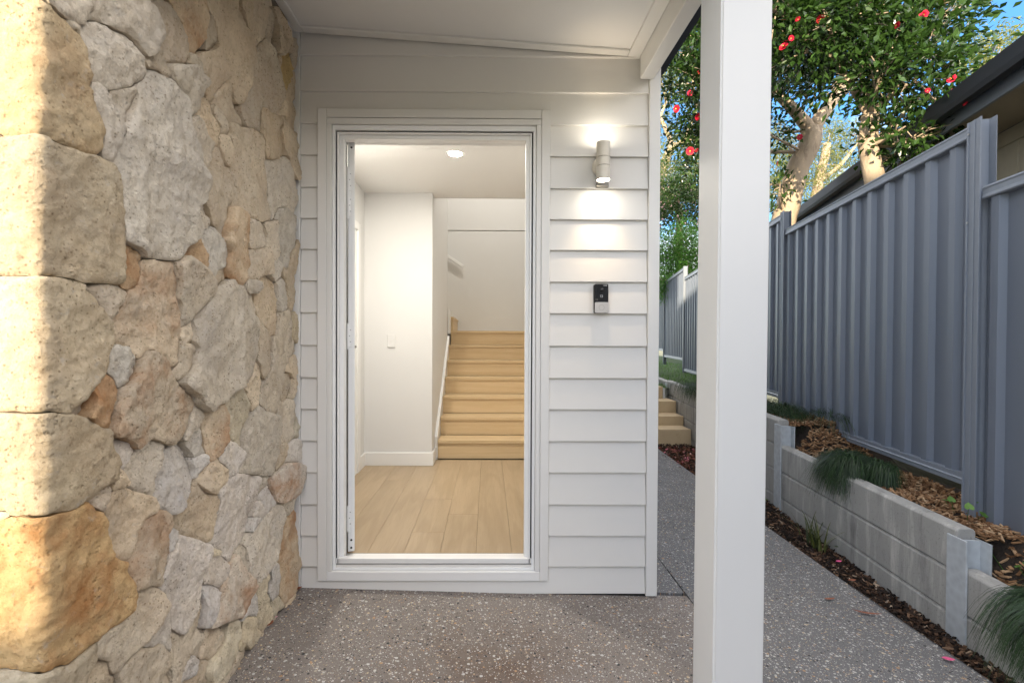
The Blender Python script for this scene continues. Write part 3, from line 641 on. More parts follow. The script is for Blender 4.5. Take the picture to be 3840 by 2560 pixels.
# ------------------------------------------------------------------ stone wall
XW, YC = -.935, -1.411
TILE = {'A': (0, 0), 'B': (560, 0), 'C': (0, 400), 'D': (560, 400), 'E': (0, 800), 'F': (560, 800), 'G': (0, 1200), 'H': (560, 1200), 'I': (0, 1600), 'J': (560, 1600), 'K': (0, 2000), 'L': (560, 2000)}
STONES = """
q|A -600,-700 600,-700 600,30 500,15 330,15 120,90 0,100 -600,130
g|A 600,30 600,-700 1300,-700 1410,0 1405,140 1325,195 1320,290 1255,350 1180,360 1080,320 950,280 800,180 700,70
q2|A -600,110 0,100 180,60 500,20 600,40 740,110 900,260 1130,500 1220,660 1270,1000 1250,1300 1320,1560 1420,1760 1465,2000 1430,2180 1370,2280 1180,2240 960,2150 850,2110 720,2060 620,1990 480,2000 300,2010 110,2035 0,1960 -600,1960
q|C -600,400 0,400 100,480 0,560 -600,600
q|C -600,560 0,560 100,490 300,450 500,440 620,430 720,500 900,600 1040,655 1230,710 1330,705 1480,780 1590,840 1660,950 1690,1180 1700,1400 1725,1580 1735,1900 1760,2100 1765,2500 1720,2620 1480,2595 1200,2600 960,2525 720,2470 480,2490 200,2500 0,2460 -600,2480
q|E -600,960 10,950 200,930 500,940 800,950 1000,970 1150,1050 1200,1130 1310,1190 1400,1310 1500,1420 1580,1570 1635,1760 1630,1960 1570,2060 1555,2260 1490,2350 1410,2440 1270,2570 1270,2630 1100,2740 930,2915 700,2910 300,2905 -100,2890 -600,2880
q|G -600,1325 0,1335 300,1350 650,1355 800,1400 1040,1400 1100,1410 1280,1510 1370,1570 1480,1605 1550,1640 1555,1750 1570,1850 1625,1990 1665,2080 1650,2200 1600,2340 1450,2440 1340,2540 1150,2680 920,2800 680,2840 500,2830 350,2840 150,2775 0,2790 -600,2800
q|I -600,1230 0,1215 150,1210 240,1260 100,1330 0,1400 -600,1480
qo|I -600,1560 0,1420 200,1310 380,1265 540,1255 700,1275 900,1240 1050,1180 1200,1110 1270,1130 1330,1190 1460,1250 1470,1350 1520,1500 1540,1640 1570,1860 1620,1985 1770,2030 1800,2110 1920,2430 1940,2570 1900,2680 1800,2790 1635,2909 1425,3029 1335,3149 1200,3254 1080,3360 960,3464 840,3494 300,3509 -600,3500
q|M -400,520 200,515 480,520 600,510 720,410 890,270 890,400 910,560 920,700 920,1000 -400,1000
g|A 1410,0 1400,-600 2050,-600 2090,0 2190,150 2230,260 2280,450 2260,620 2200,760 2080,830 1990,700 1930,590 1830,480 1720,440 1600,370 1450,285 1380,290 1280,310 1330,190 1405,150
t|A 2060,-200 2090,0 2190,120 2200,0 2195,-200
t|A 950,285 1060,310 1140,400 1140,500 1040,430 980,330
g|A 1150,490 1150,380 1260,345 1380,345 1500,350 1620,390 1720,445 1830,490 1960,640 2030,780 2080,870 2150,1060 2145,1130 2020,1220 1860,1290 1600,1310 1450,1250 1400,1210 1270,1190 1265,1000 1240,780 1210,620
g|A 1260,1200 1400,1215 1500,1340 1560,1430 1620,1540 1720,1690 1790,1880 1790,1960 1680,2170 1600,2390 1480,2350 1390,2270 1440,2150 1465,1980 1420,1760 1330,1570 1280,1420
g|A 1530,1360 1700,1340 1990,1290 2010,1400 1980,1580 1910,1680 1880,1800 1790,1790 1730,1690 1650,1570
g|A 2150,1000 B 40,1030 110,1030 230,1150 300,1190 420,1340 490,1440 520,1560 D 530,130 515,220 560,350 600,500 640,640 680,740 690,900 760,1090 790,1150 770,1310 720,1420 680,1500 670,1568 F 665,50 720,200 720,290 610,440 500,510 495,560 420,640 410,695 200,690 0,665 E 2060,670 2030,590 1940,500 1830,460 1740,400 1725,150 1720,0 C 1700,1400 1690,1150 1640,930 1600,840 1670,640 1790,390 1795,240 1880,240 1900,120 1970,20 A 2010,1400 1990,1260 2140,1150
t|B -110,860 -20,740 60,600 100,600 150,700 200,870 240,980 270,1090 260,1130 190,1100 110,1040 40,1020 -60,1000
t|B 10,-200 140,0 300,70 400,250 480,370 520,550 560,650 580,850 545,940 450,940 370,940 210,890 170,740 100,600 80,420 20,200 0,60
to|B 150,-100 150,10 300,70 400,250 490,400 530,560 570,680 580,760 640,790 720,760 770,680 810,600 820,560 810,450 860,250 830,80 790,0 780,-200 200,-300
t|B 870,260 830,420 820,560 790,650 730,750 830,740 900,710 960,690 1010,650 1000,560 970,430 940,270 900,180
t|B 800,-200 840,60 870,200 940,280 980,450 1010,570 1010,660 1060,780 1110,880 1140,1000 1150,1130 1220,1170 1260,1300 1290,1450 1310,1500 1380,1500 1430,1420 1460,1290 1470,1230 1540,1080 1555,880 1530,750 1480,620 1450,480 1400,380 1360,260 1300,100 1290,0 1280,-200
t|B 1300,-100 1310,100 1360,250 1390,380 1445,480 1450,200 1430,60 1420,-100
t|B 1430,-100 1440,100 1455,480 1490,650 1540,760 1580,700 1650,600 1700,480 1740,330 1800,200 1815,100 1650,110 1600,20 1580,-100
t|B 1580,-100 1610,20 1650,110 1720,110 1815,90 1790,-100
t|B 1815,130 1770,280 1740,370 1705,520 1740,590 1800,700 1820,720 1840,620 1830,580 1870,400 1850,250
t|B 1840,150 1870,350 1835,580 1840,640 1820,720 1850,800 1910,810 1980,780 2090,760 2120,950 2130,1000 2110,850 2090,700 2060,560 2000,430 1940,280 1870,140
t|B 1690,585 1740,610 1800,710 1840,820 1880,950 1900,1040 1930,1200 1945,1400 1920,1530 D 1900,20 1880,130 1800,60 1690,5 B 1690,1470 1620,1240 1540,1150 1560,1040 1560,880 1540,770 1620,650
t|B 1850,815 1900,840 1915,920 1900,990 1880,950
y|B 1910,820 2000,780 2080,790 2110,1000 2110,1100 2080,1200 2000,1340 1970,1400 1960,1470 1945,1350 1920,1150 1905,1000 1915,900
t|B 2130,1040 2170,1100 2180,1350 2140,1450 2150,1560 D 2170,100 2180,250 2170,360 2110,350 2060,230 2000,130 1980,60 B 1990,1550 1980,1450 2000,1380 2090,1200
t|B 2065,560 2130,600 2150,700 2150,900 2135,1030 2110,850
g|B 250,960 380,950 550,950 630,1010 660,1130 720,1160 735,1230 705,1300 700,1400 700,1540 D 690,20 620,110 570,150 535,130 520,0 B 490,1440 420,1340 340,1230 290,1100 260,1020
t|B 590,780 680,840 740,950 780,1080 770,1130 700,1120 650,1080 600,980 550,930 580,860
t|B 680,840 760,770 900,750 1010,680 1060,790 1120,900 1150,1080 1150,1150 1100,1230 1050,1300 1000,1380 940,1490 880,1420 800,1310 740,1230 740,1160 780,1100 740,950
t|B 720,1250 800,1330 880,1430 940,1560 D 1000,200 1060,310 1040,390 1020,450 1055,570 1000,600 910,560 880,480 780,310 720,200 650,140 690,20 B 700,1500
t|B 940,1540 D 1080,80 1140,140 1170,240 1195,360 1180,415 1110,410 1050,390 1065,310 1000,170 930,60
t|B 1100,1240 1150,1160 1240,1290 1290,1470 1310,1530 D 1350,60 1400,180 1430,280 1380,300 1300,250 1180,210 1140,130 1080,80 B 940,1530 980,1440 1040,1340
t|B 1540,1150 1620,1250 1690,1450 1700,1560 D 1640,40 1600,20 1640,230 1630,370 1560,340 1500,300 1430,290 1400,180 1360,60 B 1400,1500 1440,1390 1480,1260
t|D 1640,50 1690,10 1800,70 1880,150 1890,250 1920,400 1950,560 1975,700 1890,770 1800,780 1690,755 1670,560 1650,430 1640,250
t|D 1885,140 1970,130 1970,300 1910,305 1890,220
t|B 1940,1500 2010,1480 D 1980,40 1970,130 1890,130 1900,0
t|D 1985,140 2060,230 2110,350 2170,380 2175,560 2180,800 2175,1000 2140,1050 2090,1030 2060,860 2030,750 1980,720 1950,540 1920,400 1920,310 1970,300
g|D 1690,770 1800,790 1900,780 1990,735 2030,820 2080,980 2110,1100 2150,1250 2140,1400 2100,1600 2060,1540 1990,1480 1880,1490 1860,1600 1790,1680 1770,1400 1740,1050 1700,880
t|D 1180,220 1300,250 1390,310 1480,310 1560,350 1640,430 1670,600 1690,800 1720,1000 1750,1200 1780,1450 1790,1660 1700,1690 1560,1660 1350,1610 1330,1550 1220,1440 1270,1250 1270,1120 1230,1020 1195,950 1190,850 1230,700 1210,560 1170,450 1190,400
t|D 1060,400 1140,430 1190,530 1220,650 1220,780 1190,880 1140,850 1090,700 1060,590 1030,460
g|D 530,190 640,145 700,200 780,320 850,450 900,530 910,640 880,760 820,900 770,930 690,870 670,740 640,620 600,490 560,350
t|D 910,570 1000,600 1050,590 1100,730 1140,860 1190,940 1210,1050 1270,1130 1270,1250 1220,1400 1170,1400 1150,1500 1160,1560 1140,1650 1100,1800 1110,1920 1040,1900 980,1790 930,1730 880,1600 820,1490 780,1400 770,1300 790,1150 770,960 830,910
g|D 690,1480 740,1390 790,1430 850,1560 F 885,50 885,210 800,250 735,310 720,200 665,50
g|F 790,260 880,220 970,215 1050,340 1080,440 1120,530 1150,600 1130,760 970,890 930,990 890,995 810,870 845,720 840,600 760,440 735,320
o|F 720,320 740,420 790,530 840,620 845,720 810,860 740,790 650,730 560,660 480,600 500,520 600,450
to|F 1170,0 D 1180,1490 1230,1500 1340,1560 F 1370,90 1410,250 1430,400 1460,520 1480,620 1480,750 1440,850 1430,940 1390,1080 1310,1040 1230,960 1180,930 1140,830 1150,770 1150,580 1080,400 1110,330 1110,150
g|F 1370,90 1480,95 1540,110 1640,160 1700,230 1720,300 1710,440 1650,490 1540,545 1490,520 1450,480 1420,250
g|F 1640,120 1830,110 1840,300 1860,470 1870,600 1860,680 1800,700 1760,650 1720,560 1680,480 1720,440 1730,310 1690,200
g|F 1850,0 D 1880,1490 1990,1480 2060,1550 F 2110,40 2130,200 2140,400 2100,560 2080,700 2060,820 1990,760 1870,600 1850,400 1840,150
t|F 2110,30 2140,120 2150,400 2165,620 2160,780 2140,900 2150,1000 2160,1300 2110,1450 2060,1400 2030,1280 2030,1100 2000,980 1960,850 1980,770 2060,820 2080,700 2120,500 2130,250
t|F 1470,530 1550,550 1680,490 1740,620 1790,720 1780,870 1700,900 1640,940 1580,1000 1540,970 1440,960 1450,850 1480,750 1480,600
g|F 1870,620 1940,670 1985,750 1960,850 1940,960 1900,1000 1830,930 1800,880 1790,720 1850,680
g|F 1410,980 1480,965 1540,980 1620,1040 1600,1100 1540,1170 1450,1180 1400,1100 1395,1030
t|F 1590,1000 1650,940 1780,910 1860,980 1910,1050 1920,1200 1900,1400 1890,1560 H 1880,40 1840,220 1760,220 1710,100 1650,20 F 1590,1520 1620,1400 1590,1180 1600,1100
g|F 1930,960 2000,980 2030,1100 2030,1300 2035,1410 1905,1450 1910,1300 1920,1080 1900,1010
g|F 1450,1190 1540,1180 1600,1250 1610,1420 1620,1500 1580,1550 1530,1550 1480,1420 1460,1300
g|F 930,1060 1070,1060 1210,960 1290,1040 1390,1080 1440,1180 1470,1320 1530,1530 H 1560,50 1590,250 1600,420 1570,600 1550,700 1500,840 1450,880 1380,880 1300,970 1180,1040 1080,1160 1000,1220 900,1260 840,1330 790,1340 680,1250 660,1150 600,1090 540,1060 430,970 380,900 450,850 520,780 590,680 610,560 650,450 640,370 600,330 640,230 640,50 F 700,1540 790,1380 920,1200 930,1120
t|F 980,880 1110,780 1150,850 1175,940 1070,1050 920,1045 940,970
t|F 420,690 480,620 600,700 700,780 810,880 880,990 930,1070 930,1130 880,1220 780,1400 700,1530 640,1530 620,1560 H 580,100 480,110 470,0 F 470,1400 430,1270 410,1150 400,1000 370,900 340,710
t|H 480,120 620,20 630,200 580,340 520,330 450,240
to|F 0,670 180,690 330,700 370,850 400,1000 420,1100 400,1200 400,1270 460,1310 465,1500 H 465,160 445,300 430,500 410,640 340,680 270,660 210,580 130,520 0,440 G 2200,430 2120,440 2060,540 1980,550 1860,410 1800,380 1720,370 1650,200 1620,50 E 1580,1560 1700,1480 1770,1330 1780,1270 1840,1170 1960,1100 2010,1050 2040,900 2060,680
o|E 1745,430 1830,460 1940,500 2050,600 2055,800 2040,950 2000,1050 1950,1105 1880,1090 1780,1100 1720,1060 1760,960 1765,700
t|E 1170,1040 1450,1030 1560,1050 1700,1070 1830,1150 1830,1200 1770,1280 1760,1370 1700,1490 1600,1560 1540,1560 1480,1400 1360,1260 1280,1170 1200,1120
g|G 1650,380 1800,380 1870,440 1980,550 2000,640 1960,770 1880,880 1790,940 1680,990 1640,880 1600,820 1560,760 1560,580 1590,430
o|G 1400,900 1500,800 1600,810 1640,900 1680,1020 1680,1160 1620,1260 1600,1330 1600,1470 1530,1560 1460,1580 1290,1500 1170,1420 1250,1300 1290,1150 1280,1020
t|G 1000,1310 1100,1200 1270,1060 1290,1140 1250,1290 1200,1380 1130,1410 1000,1370 930,1350
to|G 2210,440 2300,500 H 130,520 220,600 270,730 380,900 430,980 540,1070 640,1140 660,1230 590,1400 560,1560 J 540,60 470,160 430,200 330,250 200,250 90,200 20,165 I 2200,170 2050,250 1970,330 1920,310 1850,220 1740,170 1580,150 1560,60 G 1590,1530 1620,1450 1600,1280 1680,1150 1700,1010 1850,930 1960,780 2000,640 2040,570 2110,470
t|H 290,700 340,690 410,640 450,320 600,350 640,380 650,450 610,530 590,670 520,790 440,860 380,885 330,790
g|H 650,1250 720,1300 820,1390 790,1470 720,1560 J 640,70 580,140 540,200 460,185 540,50 H 590,1420
to|H 830,1340 900,1270 1060,1210 1100,1270 1100,1400 1110,1560 J 1110,150 1070,300 950,440 865,520 820,400 800,200 790,0 H 800,1500 820,1400
g|H 780,1520 J 790,100 810,250 820,370 770,390 670,440 640,380 540,220 600,140 640,70 700,30 H 740,1550
y2|H 1380,910 1400,1030 1450,1100 1490,1200 1480,1350 1450,1540 J 1400,40 1380,200 1340,320 1270,240 1180,190 1120,150 1115,0 H 1110,1400 1090,1250 1070,1180 1190,1050 1290,970
t|H 1390,900 1460,880 1510,830 1560,700 1570,600 1620,680 1660,800 1660,900 1620,1050 1600,1180 1560,1250 1510,1310 1490,1200 1450,1090 1410,1020
t|H 1560,20 1630,30 1700,110 1760,240 1780,450 1780,650 1730,800 1670,880 1640,720 1590,600 1600,400 1580,200
g|F 1905,1450 2060,1390 2090,1470 H 2100,30 2100,250 2150,380 2150,460 2060,540 2010,650 1980,740 1960,900 1930,1050 1910,1170 1870,1300 1860,1390 1800,1370 1700,1330 1620,1240 1620,1150 1640,1000 1680,880 1770,750 1790,500 1770,250 1850,220
y2|F 2110,1460 2180,1500 2210,1560 H 2210,100 2190,250 2160,310 2120,290 2100,180 2105,0
t|H 2050,580 2130,520 2180,560 2180,690 2140,800 2110,850 2060,770 1980,740 2010,640
t|H 1985,750 2070,790 2090,860 2110,960 2060,1080 2000,1180 1950,1200 1915,1110 1950,930
t|H 2170,730 2180,900 2150,1030 2120,1130 2050,1140 2110,970 2100,870 2130,800
g|H 1970,1210 2060,1155 2140,1200 2160,1350 2150,1560 J 2120,150 2020,260 1990,270 1920,210 1960,100 H 1950,1500 1970,1330
g|H 1910,1160 1955,1220 1970,1320 1945,1560 J 1930,100 1925,200 1890,150 H 1900,1420 1865,1390 1870,1300
g|H 1580,1270 1640,1280 1720,1340 1870,1400 1920,1500 J 1930,50 1900,250 1870,500 1860,640 1720,720 1600,700 1450,690 1290,660 1350,500 1380,350 1370,200 1400,40 H 1450,1540 1500,1400
w|J 1080,260 1180,205 1240,220 1320,310 1370,420 1350,540 1290,640 1200,700 1130,740 1110,640 1060,560 990,490 1030,380
y2|H 2160,1430 J 2160,0 2190,60 2180,120 2120,160 2130,80
w|J 1990,270 2130,180 2190,240 2200,400 2195,540 2120,515 1970,510 1975,380
t|J 1920,230 1970,290 1975,400 1960,520 1880,640 1865,640 1880,500 1900,350
go|J 1900,620 1990,530 2120,520 2200,600 2190,740 2130,900 2110,1040 2000,1090 1930,1120 1850,1090 1800,900 1780,780 1850,680
g|J 1670,740 1760,730 1770,830 1700,940 1640,1000 1645,870
w|J 1650,1020 1760,880 1800,920 1860,1120 1800,1230 1690,1310 1690,1150
w|J 1610,1120 1690,1150 1680,1330 1550,1320 1590,1200
w|J 1545,1330 1660,1335 1640,1400 1560,1500 1500,1540 1510,1420
g|J 1945,1120 2030,1080 2110,1040 2140,970 2150,1050 2120,1180 2060,1300 2000,1310 1990,1220
to|J 2010,1330 2080,1290 2120,1230 2190,1320 2200,1450 L 2185,20 2170,200 2180,400 2150,600 2160,780 2060,920 1990,1040 1930,1020 1900,900 1910,700 1890,450 1840,400 1890,250 1930,0 J 1950,1480
g|J 1910,1130 1960,1160 1995,1280 1980,1400 1940,1568 L 1900,250 1840,370 1750,530 1680,620 1600,710 1520,700 1460,600 1460,400 1450,200 1420,150 1480,0 J 1570,1500 1680,1330 1800,1230 1870,1130
w2|J 1130,760 1290,690 1450,700 1600,710 1665,740 1650,950 1610,1120 1560,1280 1510,1450 1480,1568 L 1420,120 1330,230 1210,410 1160,440 1130,350 1080,290 1000,210 940,160 890,130 930,30 J 930,1540 950,1350 970,1200 990,1090 960,990 950,920 1060,840
t|J 860,520 940,470 1000,530 1080,590 1115,700 1100,790 1040,850 960,910 930,990 840,980 740,900 690,790 740,740 800,640
t|J 690,800 760,900 850,980 940,1000 990,1090 970,1200 950,1350 930,1540 L 920,50 870,110 810,130 740,80 650,60 520,0 J 450,1530 350,1450 330,1300 450,1240 530,1100 640,920
w|J 450,200 510,210 640,380 660,500 690,620 680,740 640,920 530,1080 470,1150 440,1250 350,1300 320,1280 250,1210 90,1190 70,1080 30,970 80,750 150,590 190,440 320,310
w|J 670,450 770,395 840,430 850,530 800,630 740,740 700,760 690,640 660,530
w|J 200,260 270,265 320,310 270,370 210,400
g|J 0,185 90,215 180,260 210,330 200,420 150,600 100,700 60,850 20,1000 I 2200,1010 2110,980 1930,930 1830,850 1800,700 1800,640 1870,540 1950,360 2100,270
w|I 1570,180 1680,160 1770,210 1850,230 1950,350 1900,470 1840,580 1800,650 1720,600 1660,490 1620,360
t|I 1660,600 1730,610 1790,680 1800,760 1850,810 1770,880 1650,920 1590,930 1580,820 1640,720
t|I 1380,920 1570,810 1590,920 1560,1060 1490,1150 1470,1250 1370,1220 1280,1130 1250,1080
t|I 1590,950 1770,890 1890,890 1990,940 2130,990 2220,1040 2290,1160 2260,1260 2150,1290 2060,1400 2000,1480 1970,1568 K 1960,130 1920,250 1870,360 1780,340 1700,350 1620,330 1580,280 I 1550,1700 1520,1500 1480,1350 1480,1230 1500,1150 1560,1070
to2|I 2160,1300 2260,1260 J 80,1220 150,1220 250,1240 310,1330 320,1480 L 250,20 250,200 240,350 180,480 160,650 140,730 40,770 K 2240,760 2050,800 1920,830 1900,680 1840,560 1810,470 1870,370 1930,240 1970,100 I 1980,1520 2040,1420
w|J 330,1490 440,1530 L 430,60 380,180 320,250 260,270 250,150 260,0
w2|L 450,20 650,40 740,90 850,150 910,230 900,350 830,450 830,600 790,740 780,1100 750,1300 720,1450 M 1920,240 1830,380 1730,510 1710,450 1680,410 1695,300 1690,180 L 330,1380 340,1250 320,1180 300,1100 270,1080 200,900 150,770 200,600 250,400 300,280 380,220 430,120
w2|L 900,380 1040,300 1110,360 1170,450 1170,550 1120,650 1060,730 1000,740 940,745 810,740 830,600 840,460
y2|L 910,190 960,210 1040,260 1000,310 900,360 915,260
w2|L 800,750 940,755 970,840 1030,880 1010,1000 960,1120 900,1280 840,1400 810,1540 760,1560 715,1500 750,1330 780,1100 790,880
go|L 1290,300 1340,370 1370,450 1440,600 1500,680 1505,800 1470,920 1430,1100 1380,1200 1270,1240 1150,1270 1020,1330 900,1390 860,1380 940,1230 970,1100 1040,880 1060,740 1150,600 1180,450
w|L 1505,820 1560,810 1590,900 1600,1020 1620,1100 1590,1190 1480,1210 1390,1250 1340,1240 1400,1180 1440,1050 1480,900
g|L 1310,290 1400,180 1450,220 1460,400 1450,550 1420,540 1370,440 1340,360
y2|L 1600,720 1680,630 1730,560 1780,650 1770,740 1720,850 1750,970 1790,1130 1800,1250 1730,1370 1660,1420 1620,1350 1600,1250 1610,1100 1600,950 1580,830 1555,790
w|L 1740,540 1800,430 1840,410 1890,450 1895,650 1900,800 1860,930 1780,980 1730,900 1720,850 1780,720 1780,620
y2|L 1780,1000 1830,945 1890,950 1930,1060 1900,1120 1840,1180 1800,1150
g|L 1500,690 1550,700 1590,740 1570,800 1510,800
y2|L 1400,1250 1500,1215 1570,1230 1610,1330 1650,1440 1630,1530 1500,1720 1330,1850 1290,1880 1270,1750 1300,1600 1370,1480 1420,1350
t|M 2040,150 2150,110 2230,130 2220,250 2150,370 2050,480 1990,550 1965,420 1980,290 2010,230
y2|M 2150,100 2330,55 2340,180 2310,300 2310,480 2290,580 2230,700 2000,720 1990,560 2060,480 2150,370 2220,250
w2|M 1940,240 1975,310 1965,420 1990,560 1995,720 1690,720 1720,600 1730,520 1830,380 1900,270
w2|M 1390,525 1480,510 1560,480 1680,430 1715,470 1720,560 1680,680 1660,720 1390,720 1385,620
w|L 160,1100 290,1110 320,1250 340,1440 M 1690,180 1700,300 1680,410 1600,450 1480,490 1400,495 1370,430 1330,340 L -60,1460 60,1350 110,1220 140,1150
t|K 1940,870 2080,830 2200,770 2260,800 L 150,900 160,1050 130,1200 60,1330 M 1470,200 1340,340 1250,430 1200,520 1150,600 1070,690 930,690 920,600 900,400 930,220 1000,170 1100,110 1240,10 K 1900,1120 1950,1020
w2|M 1330,360 1370,440 1385,520 1390,720 1050,720 1080,680 1160,600 1220,500 1260,420
"""
SCOL = {'q': (.60, .51, .37), 'q2': (.60, .485, .32), 'qo': (.59, .42, .225), 'g': (.66, .595, .495), 't': (.67, .575, .44), 'o': (.64, .46, .29), 'y': (.66, .50, .25),
        'y2': (.67, .59, .44), 'w': (.71, .66, .595), 'w2': (.67, .615, .55), 'to': (.66, .545, .40), 'to2': (.66, .555, .42), 'go': (.66, .60, .52)}
STAIN = {'qo': .8, 'o': .95, 'to': .62, 'to2': .4, 'go': .7, 'y': .15, 'q2': .25, 't': .12, 'q': .10}
def to_uv(px, py):
    p = atx(px, py, XW)
    if p.y < YC or px < 100:
        p = aty(px, py, YC); return (p.x-XW, p.z)
    return (p.y-YC, p.z)
polys = []
UPPER = [(-.6, -.02), (-.02, .22), (.22, .42), (.42, .70), (.70, .95)]
for line in STONES.strip().splitlines():
    kind, data = line.split('|'); pts = []; tile = None
    for tok in data.split():
        if ',' not in tok: tile = tok; continue
        zx, zy = map(float, tok.split(','))
        if tile == 'M': px, py = zx/2.6133, 2300+zy/2.6133
        else: ox, oy = TILE[tile]; px, py = ox+zx/3.92, oy+zy/3.92
        pts.append(to_uv(px, py))
    polys.append((kind, np.array(pts)))
for u0, u1, v0, v1 in ((-.6, .02, .2, .50), (-.6, .05, -.12, .22), (.0, .20, .12, .46), (.05, .30, -.12, .14), (.20, .40, .15, .40), (.30, .62, -.12, .17), (.40, .60, .16, .36), (.6, .9, -.15, .06), (.9, 1.2, -.15, .0), (1.2, 1.4, -.15, .01)):
    polys.append(('t' if u0 > -.1 else 'q', np.array([(u0, v0), (u1, v0+.01), (u1+.01, v1), (u0, v1-.01)])))
for k_, (u0, u1) in enumerate(UPPER):
    zc_ = 2.45+.1*(k_ % 2)+.2*max(0, u0); b0, b1 = 2.05+.79*max(u0, -.05), 2.05+.79*u1
    if zc_ > max(b0, b1)+.1: polys.append(('t', np.array([(u0, b0), (u1, b1), (u1-.01, zc_), (u0+.01, zc_+.02)]))); b0, b1 = zc_+.02, zc_
    polys.append(('t', np.array([(u0, b0), (u1, b1), (u1+.01, 2.9), (u0, 2.9)])))
def sdist(P, poly):
    a = poly; b = np.roll(poly, -1, 0); e = b-a
    w = P[:, None, :]-a[None]; tt = np.clip((w*e).sum(2)/np.maximum((e*e).sum(1), 1e-12), 0, 1)
    d = w-e[None]*tt[..., None]; dist = np.sqrt((d*d).sum(2).min(1))
    c1 = (a[None, :, 1] <= P[:, None, 1]); c2 = (b[None, :, 1] > P[:, None, 1]); cr = e[None, :, 0]*w[..., 1]-e[None, :, 1]*w[..., 0]
    wn2 = ((c1 & c2 & (cr > 0)).astype(int)-((~c1) & (~c2) & (cr < 0)).astype(int)).sum(1)
    return np.where(wn2 != 0, -dist, dist)
def centroid(p):
    x, y = p[:, 0], p[:, 1]; x1, y1 = np.roll(x, -1), np.roll(y, -1); c = x*y1-x1*y; A = c.sum()/2
    return np.array([((x+x1)*c).sum()/(6*A), ((y+y1)*c).sum()/(6*A)]), abs(A)
boxes = [(p.min(0), p.max(0)) for _, p in polys]
sw_ = empty('stone_wall', (XW, YC, 0), 'rough limestone rubble wall with big yellow corner blocks beside the entry', 'stone wall')
def fold(u, v, h):
    s_ = min(1, max(0, (u+.009)/.018)); nx_, ny_ = s_, -(1-s_); l_ = math.hypot(nx_, ny_)
    bx, by = (XW, YC+u) if u >= 0 else (XW+u, YC)
    return (bx+nx_/l_*h, by+ny_/l_*h, v)
def build_stone(i):
    kind, poly = polys[i]; c, A = centroid(poly)
    if sdist(c[None], poly)[0] > -.004:            # keep the centre inside odd shapes
        g_ = np.stack(np.meshgrid(np.linspace(poly[:, 0].min(), poly[:, 0].max(), 25), np.linspace(poly[:, 1].min(), poly[:, 1].max(), 25)), -1).reshape(-1, 2)
        c = g_[sdist(g_, poly).argmin()]
    lo, hi = boxes[i]; m = .03
    nb = [j for j in range(len(polys)) if j != i and (boxes[j][0] < hi+m).all() and (boxes[j][1] > lo-m).all()]
    size = math.sqrt(A); N = int(min(150, max(56, size*430))); K = 46
    th = np.arange(N)*2*PI/N; dirs = np.stack([np.cos(th), np.sin(th)], 1)
    rmax = np.linalg.norm(poly-c, axis=1).max()*1.15+.02
    rr = np.linspace(.02, 1, K)*rmax
    P = c+dirs[:, None, :]*rr[None, :, None]; Pf = P.reshape(-1, 2)
    own = sdist(Pf, poly); oth = np.full(len(Pf), 9.)
    for j in nb: oth = np.minimum(oth, sdist(Pf, polys[j][1]))
    f_ = np.maximum(own-oth, own*2-.024).reshape(N, K)+.0003
    r = np.empty(N)
    for k in range(N):
        w = np.where(f_[k] > 0)[0]; q = w[0] if len(w) else K-1
        if q == 0: r[k] = rr[0]
        else:
            a, b_ = f_[k, q-1], f_[k, q]; t_ = a/(a-b_) if b_ != a else 0; r[k] = rr[q-1]+(rr[q]-rr[q-1])*min(1, max(0, t_))
    r = np.minimum(r, np.minimum(np.roll(r, 1), np.roll(r, -1))*1.35)
    seed = i*7.31
    for k in range(N): r[k] *= 1-.016*abs(noise.noise((math.cos(th[k])*5, math.sin(th[k])*5, seed)))-.012*abs(noise.noise((math.cos(th[k])*14, math.sin(th[k])*14, seed)))
    isq = kind[0] == 'q'
    pr = .016 if isq else random.uniform(-.008, .016)
    tx, ty = (random.uniform(-.04, .04) for _ in range(2)) if isq else (random.uniform(-.16, .16) for _ in range(2))
    rm = r.mean(); out = c+dirs*r[:, None]
    planes = []
    for _ in range(5 if rm < .12 else 7):
        a_ = random.uniform(0, 2*PI); sl = random.uniform(.06, .36)*(.6 if isq else 1); p_ = c+np.array([random.uniform(-.5, .5), random.uniform(-.5, .5)])*rm*1.4
        planes.append((math.cos(a_)*sl, math.sin(a_)*sl, p_[0], p_[1], random.uniform(-.006, .012)))
    sp_ = .0075 if c[0] < .55 else .0095
    lo2, hi2 = out.min(0), out.max(0)
    gx, gy = np.meshgrid(np.arange(lo2[0], hi2[0], sp_), np.arange(lo2[1], hi2[1], sp_)); G = np.stack([gx.ravel(), gy.ravel()], 1)
    G = G+rng.uniform(-.28, .28, G.shape)*sp_
    vis = G[:, 0] > -.42
    G = G[vis]; dG = -sdist(G, out) if len(G) else np.zeros(0)
    G, dG = G[dG > sp_*.45], dG[dG > sp_*.45]
    def ht(u, v, d):
        q = (u*5+seed, v*5, seed*.3); n1 = noise.noise((u*30+seed, v*30, 5.5)); 
        cw = .0055+.004*n1; e = max(0, cw-d)
        h = pr-e*1.0
        wu = .014*noise.noise((u*16+seed, v*16, 3.3)); wv = .014*noise.noise((u*16, v*16+seed, 6.1))
        hs = sorted(o_+ga*(u+wu-pu)+gb_*(v+wv-pv) for ga, gb_, pu, pv, o_ in planes); fac = hs[len(hs)//2]
        h += max(-.020, min(.026, fac))*(.7 if isq else 1)
        h += .004*noise.fractal(q, .9, 2.1, 2)
        h += .0058*noise.fractal((u*34+seed, v*28, seed), .45, 2.3, 4)
        return h
    hO = [ht(out[k][0], out[k][1], 0) for k in range(N)]
    P2 = [Vector((float(x), float(y))) for x, y in out]+[Vector((float(x), float(y))) for x, y in G]
    hh = hO+[ht(u, v, d) for (u, v), d in zip(G, dG)]
